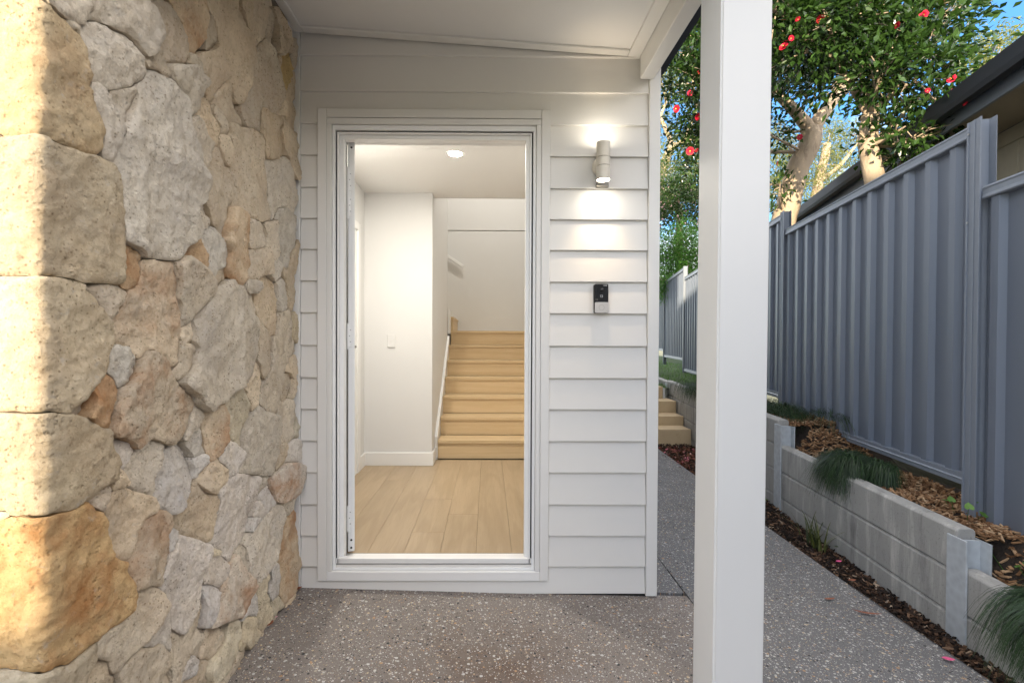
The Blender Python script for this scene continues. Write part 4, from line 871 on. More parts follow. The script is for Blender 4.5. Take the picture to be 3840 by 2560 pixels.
    cd = mgeo.delaunay_2d_cdt(P2, [], [list(range(N))], 1, 1e-6)
    V, F = [], []
    for v2, orig in zip(cd[0], cd[3]):
        h = hh[orig[0]] if orig else 0; V.append(fold(v2.x, v2.y, h))
    F = [tuple(f) for f in cd[2]]
    nb_ = len(V)
    for k in range(N): V.append(fold(out[k][0], out[k][1], hO[k]))
    for k in range(N): V.append(fold(out[k][0], out[k][1], pr-.085))
    F += [(nb_+k, nb_+(k+1) % N, nb_+N+(k+1) % N, nb_+N+k) for k in range(N)]
    me = bpy.data.meshes.new('stone'); me.from_pydata(V, [], F); me.polygons.foreach_set('use_smooth', [True]*len(F))
    me.materials.append(M['stone']); o = bpy.data.objects.new('stone', me); link(o); o.parent = sw_
    o.matrix_parent_inverse = Matrix.Translation(sw_.location).inverted()
    col = SCOL[kind]; j = random.uniform(.90, 1.10); w_ = random.uniform(-.03, .03)
    o.color = (col[0]*j*(1+w_), col[1]*j, col[2]*j*(1-w_*1.5), 1); o['stain'] = STAIN.get(kind, .0)
for i in range(len(polys)): build_stone(i)
b = MB(); b.box(-1.9, XW-.055, YC+.055, -.002, -.2, 3.3); b.build('core_wall', M['mortar'], sw_)

# ------------------------------------------------------------------ metal fence
FA = Vector((2.432, -.025, 0)); FDIR = Vector((.458, 2.36, 0)).normalized(); FN = Vector((-FDIR.y, FDIR.x, 0)); SP = 2.404
fence = empty('metal_fence', (2.43, 0, 0), 'blue grey corrugated metal fence stepping up along the side path', 'fence')
tops_f = {-2: 1.95, -1: 1.97, 0: 2.30, 1: 2.47, 2: 2.46, 3: 2.66, 4: 2.80, 5: 2.95}
def fp(s, n, z): return FA+FDIR*s+FN*n+Vector((0, 0, z))
sheet_cache = {}
def make_sheet(width):
    pitch = width/4; prof = []
    for k in range(4):
        o_ = k*pitch; prof += [(o_, 0), (o_+.088, 0), (o_+.104, .027), (o_+.150, .027), (o_+.166, 0)]
    prof.append((width, 0)); b = MB(); n = len(prof)
    for z in (0, 1.70): b.v += [tuple(FDIR*s_+FN*d_+Vector((0, 0, z))) for s_, d_ in prof]
    b.f += [(i, i+1, n+i+1, n+i) for i in range(n-1)]
    for z in (0, 1.70): b.v += [tuple(FDIR*s_+FN*(d_-.0012)+Vector((0, 0, z))) for s_, d_ in prof]
    b.f += [(2*n+i+1, 2*n+i, 3*n+i, 3*n+i+1) for i in range(n-1)]
    me = bpy.data.meshes.new('sheet'); me.from_pydata(b.v, [], b.f); me.materials.append(M['fence']); return me
SHW = (SP-.085)/3; SME = make_sheet(SHW)
for p, zt in tops_f.items():
    s0 = p*SP+.045; z0 = zt-1.81
    for k in range(3):
        o = bpy.data.objects.new('sheet', SME); link(o, fence); o.location = fp(s0+k*SHW, -.012, z0+.055)-fence.location
    b = MB(); prof = [(.024, zt-.062), (.028, zt-.056), (.024, zt-.040), (.024, zt-.018), (.028, zt-.010), (.022, zt), (-.03, zt), (-.03, zt-.062)]
    b.prism([FN*n_+Vector((0, 0, z_)) for n_, z_ in prof], fp(s0, 0, 0), fp(s0+SP-.09, 0, 0)); b.build('top_rail', M['fencepost'], fence)
    b = MB(); prof = [(.024, z0), (.024, z0+.020), (.028, z0+.026), (.024, z0+.034), (.024, z0+.055), (-.03, z0+.055), (-.03, z0)]
    b.prism([FN*n_+Vector((0, 0, z_)) for n_, z_ in prof], fp(s0, 0, 0), fp(s0+SP-.09, 0, 0)); b.build('bottom_rail', M['fencepost'], fence)
for p in range(-2, 7):
    zt = max(tops_f.get(p, 0), tops_f.get(p-1, 0))+.012; s = p*SP; zb_ = zt-2.15
    b = MB()
    def plate(s0, s1, n0, n1): b.obox(fp(s+(s0+s1)/2, (n0+n1)/2, (zt+zb_)/2), FDIR*((s1-s0)/2), FN*((n1-n0)/2), Vector((0, 0, (zt-zb_)/2)))
    plate(-.001, .001, -.03, .030); plate(-.044, .044, .0302, .032); plate(-.044, .044, -.033, -.0302)
    plate(-.044, -.034, .0322, .0365); plate(.034, .044, .0322, .0365); plate(-.006, .006, .0322, .0345)
    o = b.build('fence_post', M['fencepost'], fence)
    for z_ in (zt-.06, zt-.50):
        c = fp(s+.03, .0366, z_); MB().tube([c, c+FN*.004], .0055, 6).build('screw', M['screw'], o)

# ------------------------------------------------------------------ retaining wall
WA = Vector((2.12, -.26, 0)); WD = Vector((.0946, 1, 0)).normalized(); WN = Vector((-WD.y, WD.x, 0))
rw = empty('retaining_wall', (2.12, -.26, -.2), 'grey concrete sleeper retaining wall with galvanised steel posts under the fence', 'retaining wall')
def wp(s, n, z): return WA+WD*s+WN*n+Vector((0, 0, z))
BAY = 1.645
def bay_top(k): return {-2: -.03, -1: .185, 0: .373, 1: .605, 2: .622, 3: .64}.get(k, -1)
for k in range(-2, 4):
    zt = bay_top(k); s0, s1 = k*BAY+.012, (k+1)*BAY-.012; r_ = 0
    rise = .036 if k >= 0 else .02
    while zt-r_*.20 > -.25 and r_ < 4:
        z1 = zt-r_*.20; z0 = z1-.194; b = MB()
        prof = [(.0, z0), (.0, z1-.012), (-.012, z1), (-.068, z1), (-.08, z1-.012), (-.08, z0)]
        v = [wp(s0, n_, z_) for n_, z_ in prof]+[wp(s1, n_, z_+rise) for n_, z_ in prof]; n = len(prof)
        b.add(v, [tuple(range(n)), tuple(range(n, 2*n))]+[(i, (i+1) % n, n+(i+1) % n, n+i) for i in range(n)])
        b.build('sleeper', M['concrete'], rw, .003); r_ += 1
for k in range(-2, 4):
    zt = max(bay_top(k), bay_top(k-1)+.03)-.035; s = k*BAY; zb_ = -.4; b = MB()
    def plate2(s0, s1, n0, n1, z1): b.obox(wp(s+(s0+s1)/2, (n0+n1)/2, (z1+zb_)/2), WD*((s1-s0)/2), WN*((n1-n0)/2), Vector((0, 0, (z1-zb_)/2)))
    plate2(-.052, .052, .003, .011, zt); plate2(-.004, .004, -.088, .003, zt-.01); plate2(-.052, .052, -.096, -.088, zt-.01)
    b.build('steel_post', M['galv'], rw, .001)
# beds
def bed_z(x, y):
    s = (Vector((x, y, 0))-WA).dot(WD); k = s/BAY
    n_ = -(Vector((x, y, 0))-WA).dot(WN); ss = lambda a, b, t: (lambda q: q*q*(3-2*q))(min(1, max(0, (t-a)/(b-a))))
    z = .10 if k < -.02 else (.335 if k < .98 else .565)
    if -.02 <= k < .98: z += .03*k
    side = ss(.09, .24, n_)
    if k < -.02: z += side*ss(-.50, -.02, k)*.20+.05*ss(-.2, -.02, k)
    elif k < .98: z += side*ss(.72, .98, k)*.17
    return z + .03*noise.noise((x*3, y*3, 0))
def strip_pts(n, s0, s1, n0, n1): return [(wp(s, q, 0)) for s, q in zip(rng.uniform(s0, s1, n), rng.uniform(n0, n1, n))]
gb = empty('garden_bed', (2.3, 1, 0), kind='structure')
b = MB(); rows = []
ss = [-3.2, -2, -1, -.8, -.65, -.5, -.4, -.3, -.2, -.12, -.045, -.040, .3, .7, 1.1, 1.25, 1.35, 1.45, 1.55, 1.60, 1.605, 2, 2.6, 3.2, 3.6, 4.2]
for s in ss:
    row = []
    for n_ in (-.082, -.14, -.22, -.30, -.42, -.60):
        p = wp(s, n_, 0); row.append((p.x, p.y, bed_z(p.x, p.y)))
    rows.append(row)
for row in rows: b.v += row
w_ = len(rows[0]); b.f += [(j*w_+i, j*w_+i+1, (j+1)*w_+i+1, (j+1)*w_+i) for j in range(len(rows)-1) for i in range(w_-1)]
b.build('upper_soil', M['soil'], gb)
b = MB(); b.v = []
ss = np.linspace(-3.2, 4.6, 20)
for s in ss:
    for q in range(5):
        p = wp(s, 0, 0); x = 1.952+(p.x+.002-1.952)*q/4; z = slab_z(1.95, p.y)-.045+.012*noise.noise((x*6, p.y*6, 1))
        b.v.append((x, p.y, z))
b.f = [(j*5+i, j*5+i+1, (j+1)*5+i+1, (j+1)*5+i) for j in range(len(ss)-1) for i in range(4)]
b.build('lower_soil', M['soil'], gb)
def chips(P, lx, ly, lz, name, mat, parent, tilt=.5):
    """thin bark pieces as one mesh: P is a list of points"""
    n = len(P); P = np.array([tuple(p) for p in P]); a = rng.uniform(0, 2*PI, n); L = rng.uniform(.5, 1.2, n)*lx/2; Wd = rng.uniform(.5, 1.2, n)*ly/2
    T = rng.uniform(.6, 1.2, n)*lz/2; pt = rng.normal(0, tilt, n)
    ex = np.stack([np.cos(a)*np.cos(pt), np.sin(a)*np.cos(pt), np.sin(pt)], 1); ey = np.stack([-np.sin(a), np.cos(a), rng.normal(0, tilt*.5, n)], 1)
    ey /= np.linalg.norm(ey, axis=1)[:, None]; ez = np.cross(ex, ey)
    cs = [(i, j, k) for i in (-1, 1) for j in (-1, 1) for k in (-1, 1)]
    V = np.stack([P+ex*(L*i*(1 if j < 0 else .8))[:, None]+ey*(Wd*j)[:, None]+ez*(T*k)[:, None] for i, j, k in cs], 1).reshape(-1, 3)
    f0 = np.array([(0,1,3,2),(4,6,7,5),(0,4,5,1),(2,3,7,6),(0,2,6,4),(1,5,7,3)])
    F = (f0[None]+(np.arange(n)*8)[:, None, None]).reshape(-1, 4)
    return npmesh(name, V, F, mat, parent, attr=np.repeat(rng.uniform(0, 1, n), 8))
P = []
for p in strip_pts(9000, -1.6, 3.6, -.50, -.085): P.append((p.x, p.y, bed_z(p.x, p.y)+rng.uniform(.0, .022)))
tag(chips(P, .045, .012, .005, 'bark_mulch', M['bark'], gb), kind='stuff')
P = []
for k in range(9000):
    s = rng.uniform(-2.2, 4.5); p = wp(s, 0, 0); x = 1.935+rng.uniform(0, 1)*max(.02, p.x-1.935); P.append((x, p.y, slab_z(1.95, p.y)-.043+rng.uniform(0, .022)))
tag(chips(P, .038, .012, .005, 'dark_mulch', M['mulch'], gb), kind='stuff')
P = []
for k in range(700):
    y = rng.uniform(1.6, 3.3); x = rng.uniform(1.90, 2.45); P.append((x, y, slab_z(1.95, y)-.02+rng.uniform(0, .015)))
tag(chips(P, .045, .022, .002, 'petal_litter', M['litter'], gb), kind='stuff')

# ------------------------------------------------------------------ garden steps and lawn
gs = empty('garden_steps', (1.7, 3.6, .05), 'pale sandstone garden steps at the end of the side path', 'steps')
for y0, y1, z0, z1, xr in ((3.50, 3.84, -.1, .152, 2.470), (3.80, 4.14, .10, .268, 2.495), (4.10, 4.46, .22, .424, 2.515), (4.40, 4.56, .38, .588, 2.44)):
    MB().box(.90, xr, y0, y1, z0, z1).build('step', M['sandstone'], gs, .006)
MB().box(2.4405, 2.466, 4.385, 4.44, .426, .565).build('post_stub', M['galv'], gs, .001)
def lawn_z(x, y): return .56+.022*max(0, y-4.5)+.02*noise.noise((x*1.5, y*1.5, 3))
lw = sheet('lawn', .9, 5.6, 4.5, 15, 10, 20, lawn_z, M['lawn']); tag(lw, kind='structure')
def blades(P, h, w, name, mat, parent, lean=.5, segs=2, tip=.0, attr=None, droop=0.0, dirs=None):
    n = len(P); P = np.array([tuple(p) for p in P]); a = rng.uniform(0, 2*PI, n) if dirs is None else dirs
    hh = h*rng.uniform(.55, 1.15, n); ln = lean*rng.uniform(.2, 1.2, n); ox = np.stack([np.cos(a), np.sin(a), 0*a], 1); sx = np.stack([-np.sin(a), np.cos(a), 0*a], 1)
    rows = []
    for k in range(segs+1):
        t_ = k/segs; c_ = P+ox*(hh*ln*t_**1.6)[:, None]; c_[:, 2] += hh*(t_-droop*t_**2.2)
        ww = w*(1-t_*(1-tip))*.5
        rows += [c_-sx*ww, c_+sx*ww]
    V = np.stack(rows, 1).reshape(-1, 3); m_ = 2*(segs+1)
    f0 = np.array([(2*k, 2*k+1, 2*k+3, 2*k+2) for k in range(segs)]); F = (f0[None]+(np.arange(n)*m_)[:, None, None]).reshape(-1, 4)
    return npmesh(name, V, F, mat, parent, attr=np.repeat(rng.uniform(0, 1, n), m_))
P = [(x, y, lawn_z(x, y)) for x, y in zip(rng.uniform(1.6, 4.6, 14000), 4.56+rng.uniform(0, 1, 14000)**1.5*8)]
tag(blades(P, .05, .006, 'grass', M['grass'], None, .8), kind='stuff')

# ------------------------------------------------------------------ plants
def needle_mound(c, rx, ry, h, n, label, down=None, cat='plant', group='trailing groundcover plants'):
    o = empty('groundcover_plant', c, label, cat, None)
    segs = 5; V = []; cl = [(rng.uniform(-.75, .75), rng.uniform(-.85, .85), rng.uniform(.45, 1.15)) for _ in range(9)]
    for k in range(n):
        a = rng.uniform(0, 2*PI); q = math.sqrt(rng.uniform(0, 1))*.42; cx_, cy_, ch_ = cl[k % 9]
        b0 = Vector((c[0]+rx*(cx_+q*math.cos(a)), c[1]+ry*(cy_+q*math.sin(a)), c[2]+h*ch_*(.35+.5*(1-q))*rng.uniform(.4, 1)))
        a2 = a+rng.normal(0, .5); L = rng.uniform(.6, 1.1); d = Vector((math.cos(a2)*rx*.55*L*ch_, math.sin(a2)*ry*.55*L*ch_, 0))
        if down is not None: d += Vector(down)*rng.uniform(0, .8)
        sd_ = Vector((-d.y, d.x, 0))*0+Vector((-d.y, d.x, 0)).normalized()*.0018
        drop = h*rng.uniform(.3, 1.2)+(.12*rng.uniform(0, 1) if down is not None and d.dot(Vector(down)) > 0 else 0)
        for j in range(segs+1):
            t_ = j/segs; p = b0+d*t_+Vector((0, 0, h*.5*t_*(1-t_)*2-drop*t_**2.2)); w = 1-t_*.7
            V += [tuple(p-sd_*w), tuple(p+sd_*w)]
    V = np.array(V); m_ = 2*(segs+1); f0 = np.array([(2*k, 2*k+1, 2*k+3, 2*k+2) for k in range(segs)]); F = (f0[None]+(np.arange(n)*m_)[:, None, None]).reshape(-1, 4)
    tag(npmesh('foliage', V, F, M['needle'], o, attr=np.repeat(rng.uniform(0, 1, n), m_)), kind='stuff'); return o
p = wp(.90, -.12, 0); needle_mound((p.x+.02, p.y, .41), .13, .24, .11, 5200, 'dark fine leaved groundcover draped over the middle of the sleeper wall', tuple(WN*.16))
p = wp(-.52, -.10, 0); needle_mound((p.x, p.y, .19), .20, .26, .15, 9000, 'dark fine leaved groundcover spilling over the low end of the wall at right', tuple(WN*.20))
p = wp(1.95, -.22, 0); needle_mound((p.x, p.y, .58), .20, .42, .12, 1500, 'dark fine leaved groundcover at the fence foot on the raised bed')
p = wp(3.6, -.05, 0); needle_mound((p.x, p.y, .66), .20, .30, .10, 900, 'dark fine leaved groundcover beside the garden steps', tuple(WN*.12))
# strappy plant at the wall foot
c = wp(.96, .085, 0); c.z = slab_z(1.95, c.y)-.03
o = empty('strap_leaf_plant', c, 'small tuft of upright strap leaves at the foot of the sleeper wall', 'plant')
P = [(c.x+rng.normal(0, .02), c.y+rng.normal(0, .05), c.z) for k in range(34)]
blades(P, .24, .013, 'leaf_blades', M['strap'], o, .75, 5, .12, droop=.25)
# weeds in the bed
def weed(c, n, label, r=.10):
    o = empty('weed', c, label, 'plant')
    b = MB(); tint = []
    for k in range(n):
        p = Vector((c[0]+rng.normal(0, r*.45), c[1]+rng.normal(0, r), c[2]+rng.uniform(.03, .09)))
        b.tube([(p.x*.7+c[0]*.3, p.y*.7+c[1]*.3, c[2]), p], .0012, 4, False)
    st_ = b.build('stem', M['weed'], o); st_['kind'] = 'stuff'
    V, F = [], []
    for k in range(n):
        p = Vector(b.v[k*8+4]); q = Matrix.Rotation(rng.uniform(0, 6.28), 3, 'Z') @ Matrix.Rotation(rng.uniform(.1, .7), 3, 'X'); s_ = rng.uniform(.018, .032)
        hp = [(0, -.15), (.45, .25), (.62, .7), (.4, 1), (.12, .92), (0, .78), (-.12, .92), (-.4, 1), (-.62, .7), (-.45, .25)]
        base = len(V); V += [tuple(p+q @ Vector((x*s_, (.4-y)*s_*1.3, .12*s_*abs(x)))) for x, y in hp]; F.append(tuple(range(base, base+10)))
    me = bpy.data.meshes.new('leaves'); me.from_pydata(V, [], F); a_ = me.attributes.new('tint', 'FLOAT', 'POINT'); a_.data.foreach_set('value', np.repeat(rng.uniform(.2, 1, n), 10).astype(np.float32))
    me.materials.append(M['weed']); l_ = bpy.data.objects.new('leaves', me); l_['kind'] = 'stuff'; link(l_); l_.parent = o; l_.matrix_parent_inverse = Matrix.Translation(o.location).inverted()
p = wp(.28, -.24, 0); weed((p.x, p.y, bed_z(p.x, p.y)), 7, 'few pale green heart shaped weed leaves under the fence rail on the bark', .10)
p = wp(-.22, -.17, 0); weed((p.x, p.y, bed_z(p.x, p.y)+.02), 16, 'clump of small green weed leaves behind the near steel post', .09)
p = wp(1.72, .09, 0); weed((p.x, p.y, slab_z(1.95, p.y)-.03), 5, 'tiny green weed in the dark mulch by the path edge', .05)

def leaf_cloud(blobs, dens, L, Wd, name, mat, parent, droop=.0, shell=.55, fold_=.25, clump=0, flat=False):
    C, Rr = [], []
    for (p, r) in blobs:
        n = int(dens*r*r)
        if clump:
            m_ = max(4, int(n/clump)); cen = rng.normal(0, 1, (m_, 3)); cen /= np.linalg.norm(cen, axis=1)[:, None]; cen *= (rng.uniform(shell**3, 1, m_)**(1/3)*r)[:, None]
            idx = rng.integers(0, m_, n); q = cen[idx]+rng.normal(0, r*.16+L*.5, (n, 3))
        else:
            q = rng.normal(0, 1, (n, 3)); q /= np.linalg.norm(q, axis=1)[:, None]; q *= (rng.uniform(shell**3, 1, n)**(1/3)*r)[:, None]
        C.append(q+np.array(tuple(p))); Rr.append(q/np.maximum(np.linalg.norm(q, axis=1), 1e-6)[:, None])
    C = np.concatenate(C); O = np.concatenate(Rr); n = len(C)
    d = O*.8+rng.normal(0, .55, (n, 3)); d[:, 2] += .15-droop; d /= np.linalg.norm(d, axis=1)[:, None]
    up = rng.normal(0, .5, (n, 3)); up[:, 2] += 1.0; sx = np.cross(d, up); sx /= np.maximum(np.linalg.norm(sx, axis=1), 1e-6)[:, None]; nz = np.cross(sx, d)
    l_ = (L*rng.uniform(.65, 1.15, n))[:, None]; w_ = (Wd*rng.uniform(.7, 1.1, n))[:, None]*.5
    base = C; mid = C+d*l_*.5; tip = C+d*l_*1.0-nz*l_*.08
    lf = mid-sx*w_+nz*w_*fold_; rt = mid+sx*w_+nz*w_*fold_
    V = np.stack([base, rt, tip, lf], 1).reshape(-1, 3)
    F = (np.array([(0, 1, 2), (0, 2, 3)])[None]+(np.arange(n)*4)[:, None, None]).reshape(-1, 3)
    o = npmesh(name, V, F, mat, parent, attr=np.repeat(np.clip(rng.normal(.45, .25, n), 0, 1), 4)); o['kind'] = 'stuff'; return o, C
def flower_mesh():
    b = MB(); rs = random.Random(3)
    for ringi, (n, r, lift) in enumerate(((7, .046, .10), (6, .034, .55), (4, .020, 1.0))):
        for k in range(n):
            a = 2*PI*k/n+ringi*.4+rs.uniform(-.1, .1); e = lift
            def pt(rr, s_): 
                x, y, z = rr*math.cos(e), s_, rr*math.sin(e); return (x*math.cos(a)-y*math.sin(a), x*math.sin(a)+y*math.cos(a), z)
            v = [pt(.004, 0), pt(r*.5, r*.42), pt(r*.95, r*.35), pt(r*1.05, 0), pt(r*.95, -r*.35), pt(r*.5, -r*.42)]
            b.add(v, [(0, 1, 2, 3), (0, 3, 4, 5)])
    me = bpy.data.meshes.new('flower'); me.from_pydata(b.v, [], b.f); me.materials.append(M['petal']); me.materials.append(M['stamen'])
    bm = bmesh.new(); bm.from_mesh(me); r_ = bmesh.ops.create_icosphere(bm, subdivisions=1, radius=.011, matrix=Matrix.Translation((0, 0, .014)))
    fs = {f for v in r_['verts'] for f in v.link_faces}
    for f in fs: f.material_index = 1
    bm.to_mesh(me); bm.free(); return me
FLM = flower_mesh()
def add_flower(parent, p, s=1.0):
    o = bpy.data.objects.new('flower', FLM); link(o); o.parent = parent; o.location = Vector(p)-parent.location
    to_cam = (CAMPOS-Vector(p)).normalized(); d = (to_cam+Vector((rng.normal(0, .8), rng.normal(0, .4), rng.normal(.1, .6)))).normalized()
    o.rotation_euler = d.to_track_quat('Z', 'Y').to_euler(); o.scale = (s, s, s)
def tree(name, base, label, cat, trunk_paths, twigs, blobs, leafmat, dens, L, Wd, droop=0, flowers=(), fy=0, clump=14, group=None, trunkmat=None, fs=1.0):
    o = empty(name, base, label, cat, group); b = MB()
    for pts, r0, r1 in trunk_paths:
        n = len(pts); pp = []; 
        for i in range(n-1):
            for k in range(3):
                t_ = k/3; q = Vector(pts[i]).lerp(Vector(pts[i+1]), t_); q += Vector((noise.noise((q.x*3, q.z*3, 1)), noise.noise((q.x*3, q.z*3, 7)), 0))*r0*.35; pp.append(q)
        pp.append(Vector(pts[-1])); b.tube(pp, [r0+(r1-r0)*i/(len(pp)-1) for i in range(len(pp))], 10)
    for (p, r) in blobs:                      # a limb from the nearest trunk point into every clump, with twigs
        cand = [Vector(q) for pts, _, _ in trunk_paths for q in pts[1:]]
        q = min(cand, key=lambda v: (v-Vector(p)).length+max(0, v.z-p[2])*1.5); m_ = q.lerp(Vector(p), .5)+Vector((0, 0, -.06*(q-Vector(p)).length))
        b.tube([q, m_, Vector(p)], [.02, .014, .006], 6, False)
        for k in range(twigs):
            e = Vector(p)+Vector(rng.normal(0, 1, 3)).normalized()*r*.95; s_ = m_.lerp(Vector(p), rng.uniform(0, 1)); b.tube([s_, s_.lerp(e, .5)+Vector((0, 0, .03)), e], [.008, .005, .002], 4, False)
    b.build('trunk', trunkmat or M['trunk'], o, smooth=True)
    cr, C = leaf_cloud(blobs, dens, L, Wd, 'crown', leafmat, o, droop, clump=clump)
    for f in flowers: add_flower(o, dy(f[0], f[1], fy+rng.uniform(-.1, .28)), fs*.62*rng.uniform(.6, 1.2))
    return o
YA, YB = 1.75, 3.55
def BL(lst, Y, jit): return [(dy(x, y, Y+rng.uniform(-jit, jit)), r) for x, y, r in lst]
def PT(lst, Y): return [dy(x, y, Y) for x, y in lst]
b1 = BL([(1830,65,.30),(1900,35,.34),(1955,105,.32),(2000,25,.36),(2060,110,.34),(2090,40,.34),(2140,80,.28),(2190,25,.22),(2110,180,.28),(2160,235,.20),(2065,245,.16),(2170,300,.16),(2100,325,.22),(2050,365,.17),(1990,215,.14),(2205,250,.09),(1930,175,.22),(1850,130,.28),(1800,85,.28),(2130,130,.22),
         (1900,-70,.4),(2060,-80,.4),(1990,320,.12),(1760,20,.3),(1700,-40,.4),(2020,170,.2),(2080,290,.15),(2215,10,.14)], YA, .35)
tree('camellia_tree', (dy(2008, 500, YA).x, YA, .35), 'tall camellia with a straight pale trunk and red flowers right behind the fence', 'tree',
     [(PT([(2012, 640), (2010, 430), (1998, 335), (2000, 262)], YA), .085, .066), (PT([(2000, 262), (2012, 190), (2020, 100), (2032, 0), (2040, -80)], YA), .040, .014), (PT([(2000, 270), (1962, 205), (1925, 140), (1890, 60)], YA), .034, .012),
      (PT([(2002, 262), (2040, 225), (2085, 150), (2110, 80)], YA), .032, .012), (PT([(2005, 330), (2060, 275), (2120, 215), (2170, 170)], YA), .022, .008), (PT([(2000, 255), (1985, 190), (1960, 90), (1945, 0)], YA), .03, .01)],
     7, b1, M['camellia'], 5600, .085, .042, flowers=[(1832,44),(1885,44),(1901,39),(2122,34),(1818,88),(1800,107),(2186,181),(2187,214),(2216,236),(2131,208),(2060,60),(2218,190)], fy=YA-.55, clump=12)
b2 = BL([(1600,85,.40),(1570,190,.24),(1595,250,.28),(1582,320,.20),(1600,375,.16),(1650,50,.5),(1720,50,.5),(1800,20,.45),(1700,140,.45),(1640,180,.42),(1790,170,.25),(1560,120,.2),(1640,320,.3),(1700,250,.3),(1785,300,.18),(1960,150,.25),(1900,90,.4),(1840,130,.3),(1790,430,.14),(1860,210,.16),(1620,-60,.6),(1750,-80,.6),(1900,-60,.6),
         (1815,345,.10),(1800,470,.12)], YB, .5)
tree('camellia_tree', (dy(1795, 560, YB).x, YB, .4), 'forked camellia with a leaning pale trunk standing behind the white post', 'tree',
     [(PT([(1780, 640), (1800, 495), (1822, 430), (1848, 350), (1864, 298)], YB), .14, .115), (PT([(1864, 300), (1832, 262), (1788, 216), (1720, 150), (1660, 80)], YB), .080, .03), (PT([(1866, 300), (1900, 245), (1946, 198), (1985, 120), (2010, 40)], YB), .090, .04)],
     6, b2, M['camellia'], 6500, .085, .042, flowers=[(1585,214),(1602,169),(1554,250),(1604,268),(1600,345),(1585,347),(1837,315),(1785,375)], fy=YB-.5, clump=12, fs=1.35)
# pale weatherboards of the bed behind: shrubs seen in the gap between the house and the post
YS = 10.6
o = tree('flowering_shrub', (dy(1560, 640, YS).x, YS, .5), 'rounded dark shrub dotted with small pale pink flowers beyond the far fence', 'shrub',
     [(PT([(1565, 700), (1560, 560), (1555, 500)], YS), .06, .03)], 4, BL([(1535,470,.55),(1580,480,.55),(1560,440,.45),(1605,450,.5),(1520,510,.45),(1600,520,.5),(1630,480,.6),(1530,400,.4),(1590,410,.45),(1500,460,.6)], YS, .4), M['camellia'], 3000, .09, .05, clump=10)
pf = bpy.data.meshes.new('small_flower'); pf.from_pydata([(math.cos(k*2*PI/5+j*.63)*r, math.sin(k*2*PI/5+j*.63)*r, z) for j, (r, z) in enumerate(((.028, .0), (.012, .012))) for k in range(5)]+[(0, 0, .012)], [], [(k, (k+1) % 5, 5+k) for k in range(5)]+[(5+k, 5+(k+1) % 5, 10) for k in range(5)]+[(k+5, (k+1) % 5, 5+(k+1) % 5) for k in range(5)]); pf.materials.append(M['palepink'])
for k in range(34):
    p = dy(rng.uniform(1514, 1606), rng.uniform(428, 528), YS-.55+rng.uniform(-.1, .3)); q = bpy.data.objects.new('flower', pf); link(q); q.parent = o; q.location = p-o.location
    q.rotation_euler = ((CAMPOS-p).normalized()+Vector(rng.normal(0, .4, 3))).to_track_quat('Z', 'Y').to_euler()
YF = 9.4
tree('ferny_shrub', (dy(1580, 660, YF).x, YF, .6), 'bright green feathery shrub just above the far fence panels', 'shrub',
     [(PT([(1590, 720), (1585, 640), (1575, 590)], YF), .05, .03)], 5, BL([(1530,560,.35),(1570,570,.4),(1600,560,.4),(1550,590,.28),(1590,605,.25),(1640,570,.4),(1515,590,.25),(1530,625,.3),(1585,635,.3),(1560,615,.3),(1620,630,.35),(1500,640,.35),(1540,600,.4),(1600,600,.4),(1520,650,.4),(1570,660,.4),(1545,640,.45),(1600,620,.45),(1510,570,.35),(1575,535,.35)], YF, .25), M['fern'], 6500, .10, .022, droop=.5, clump=16)
YY = 12
o = empty('yucca', (dy(1560, 470, YY).x, YY, 1.0), 'pale green yucca with long sword leaves among the far shrubs', 'plant')
for (x, y, n) in ((1545, 470, 60), (1590, 455, 50), (1520, 490, 40)):
    c = dy(x, y, YY); blades([(c.x+rng.normal(0, .08), c.y+rng.normal(0, .08), c.z+rng.uniform(-.2, .1)) for k in range(n)], 1.15, .075, 'sword_leaves', M['yucca'], o, .9, 4, .1, droop=.25)
c = dy(1560, 560, YY); MB().tube([(c.x, YY, .5), (c.x, YY, dy(1560, 470, YY).z)], [.12, .1], 8).build('trunk', M['trunk'], o)
# gums behind
def gum(cx, Y, base_y, path, blobs, label, dens=1700, L=.20, W_=.04):
    return tree('gum_tree', (dy(cx, base_y, Y).x, Y, 0), label, 'tree', path, 5, blobs, M['gum'], dens, L, W_, droop=.55, clump=10, group=None)
Y1_ = 17
gum(1500, Y1_, 700, [(PT([(1470, 760), (1490, 560), (1515, 400), (1545, 330)], Y1_), .26, .16), (PT([(1545, 335), (1530, 300), (1512, 260)], Y1_), .10, .05), (PT([(1540, 340), (1575, 320), (1600, 250), (1590, 180)], Y1_), .10, .04), (PT([(1512, 420), (1540, 390), (1580, 380)], Y1_), .06, .03), (PT([(1505, 300), (1530, 235), (1520, 190)], Y1_), .07, .03)],
    BL([(1520,130,.8),(1560,140,.9),(1530,200,.55),(1580,300,.6),(1525,310,.5),(1560,360,.7),(1610,340,.8),(1545,410,.6),(1600,420,.7),(1500,260,.5),(1640,200,1.1),(1700,300,1.2),(1500,380,.5)], Y1_, .8), 'gum tree with twisted pale limbs seen between the house corner and the post')
Y2_ = 20
gum(1880, Y2_, 700, [(PT([(1840, 780), (1850, 560), (1880, 420), (1900, 330)], Y2_), .3, .16), (PT([(1880, 420), (1930, 380), (1970, 330)], Y2_), .12, .05)],
    BL([(1900,330,.8),(1940,350,.8),(1870,370,.9),(1820,400,.9),(1930,400,.8),(1880,430,.8),(1800,450,1.0),(1970,300,.6),(1910,290,.5),(1960,420,.7),(1800,330,.8),(1760,380,1.2)], Y2_, .9), 'sunlit yellow green gum tree behind the forked camellia')
Y3_ = 16
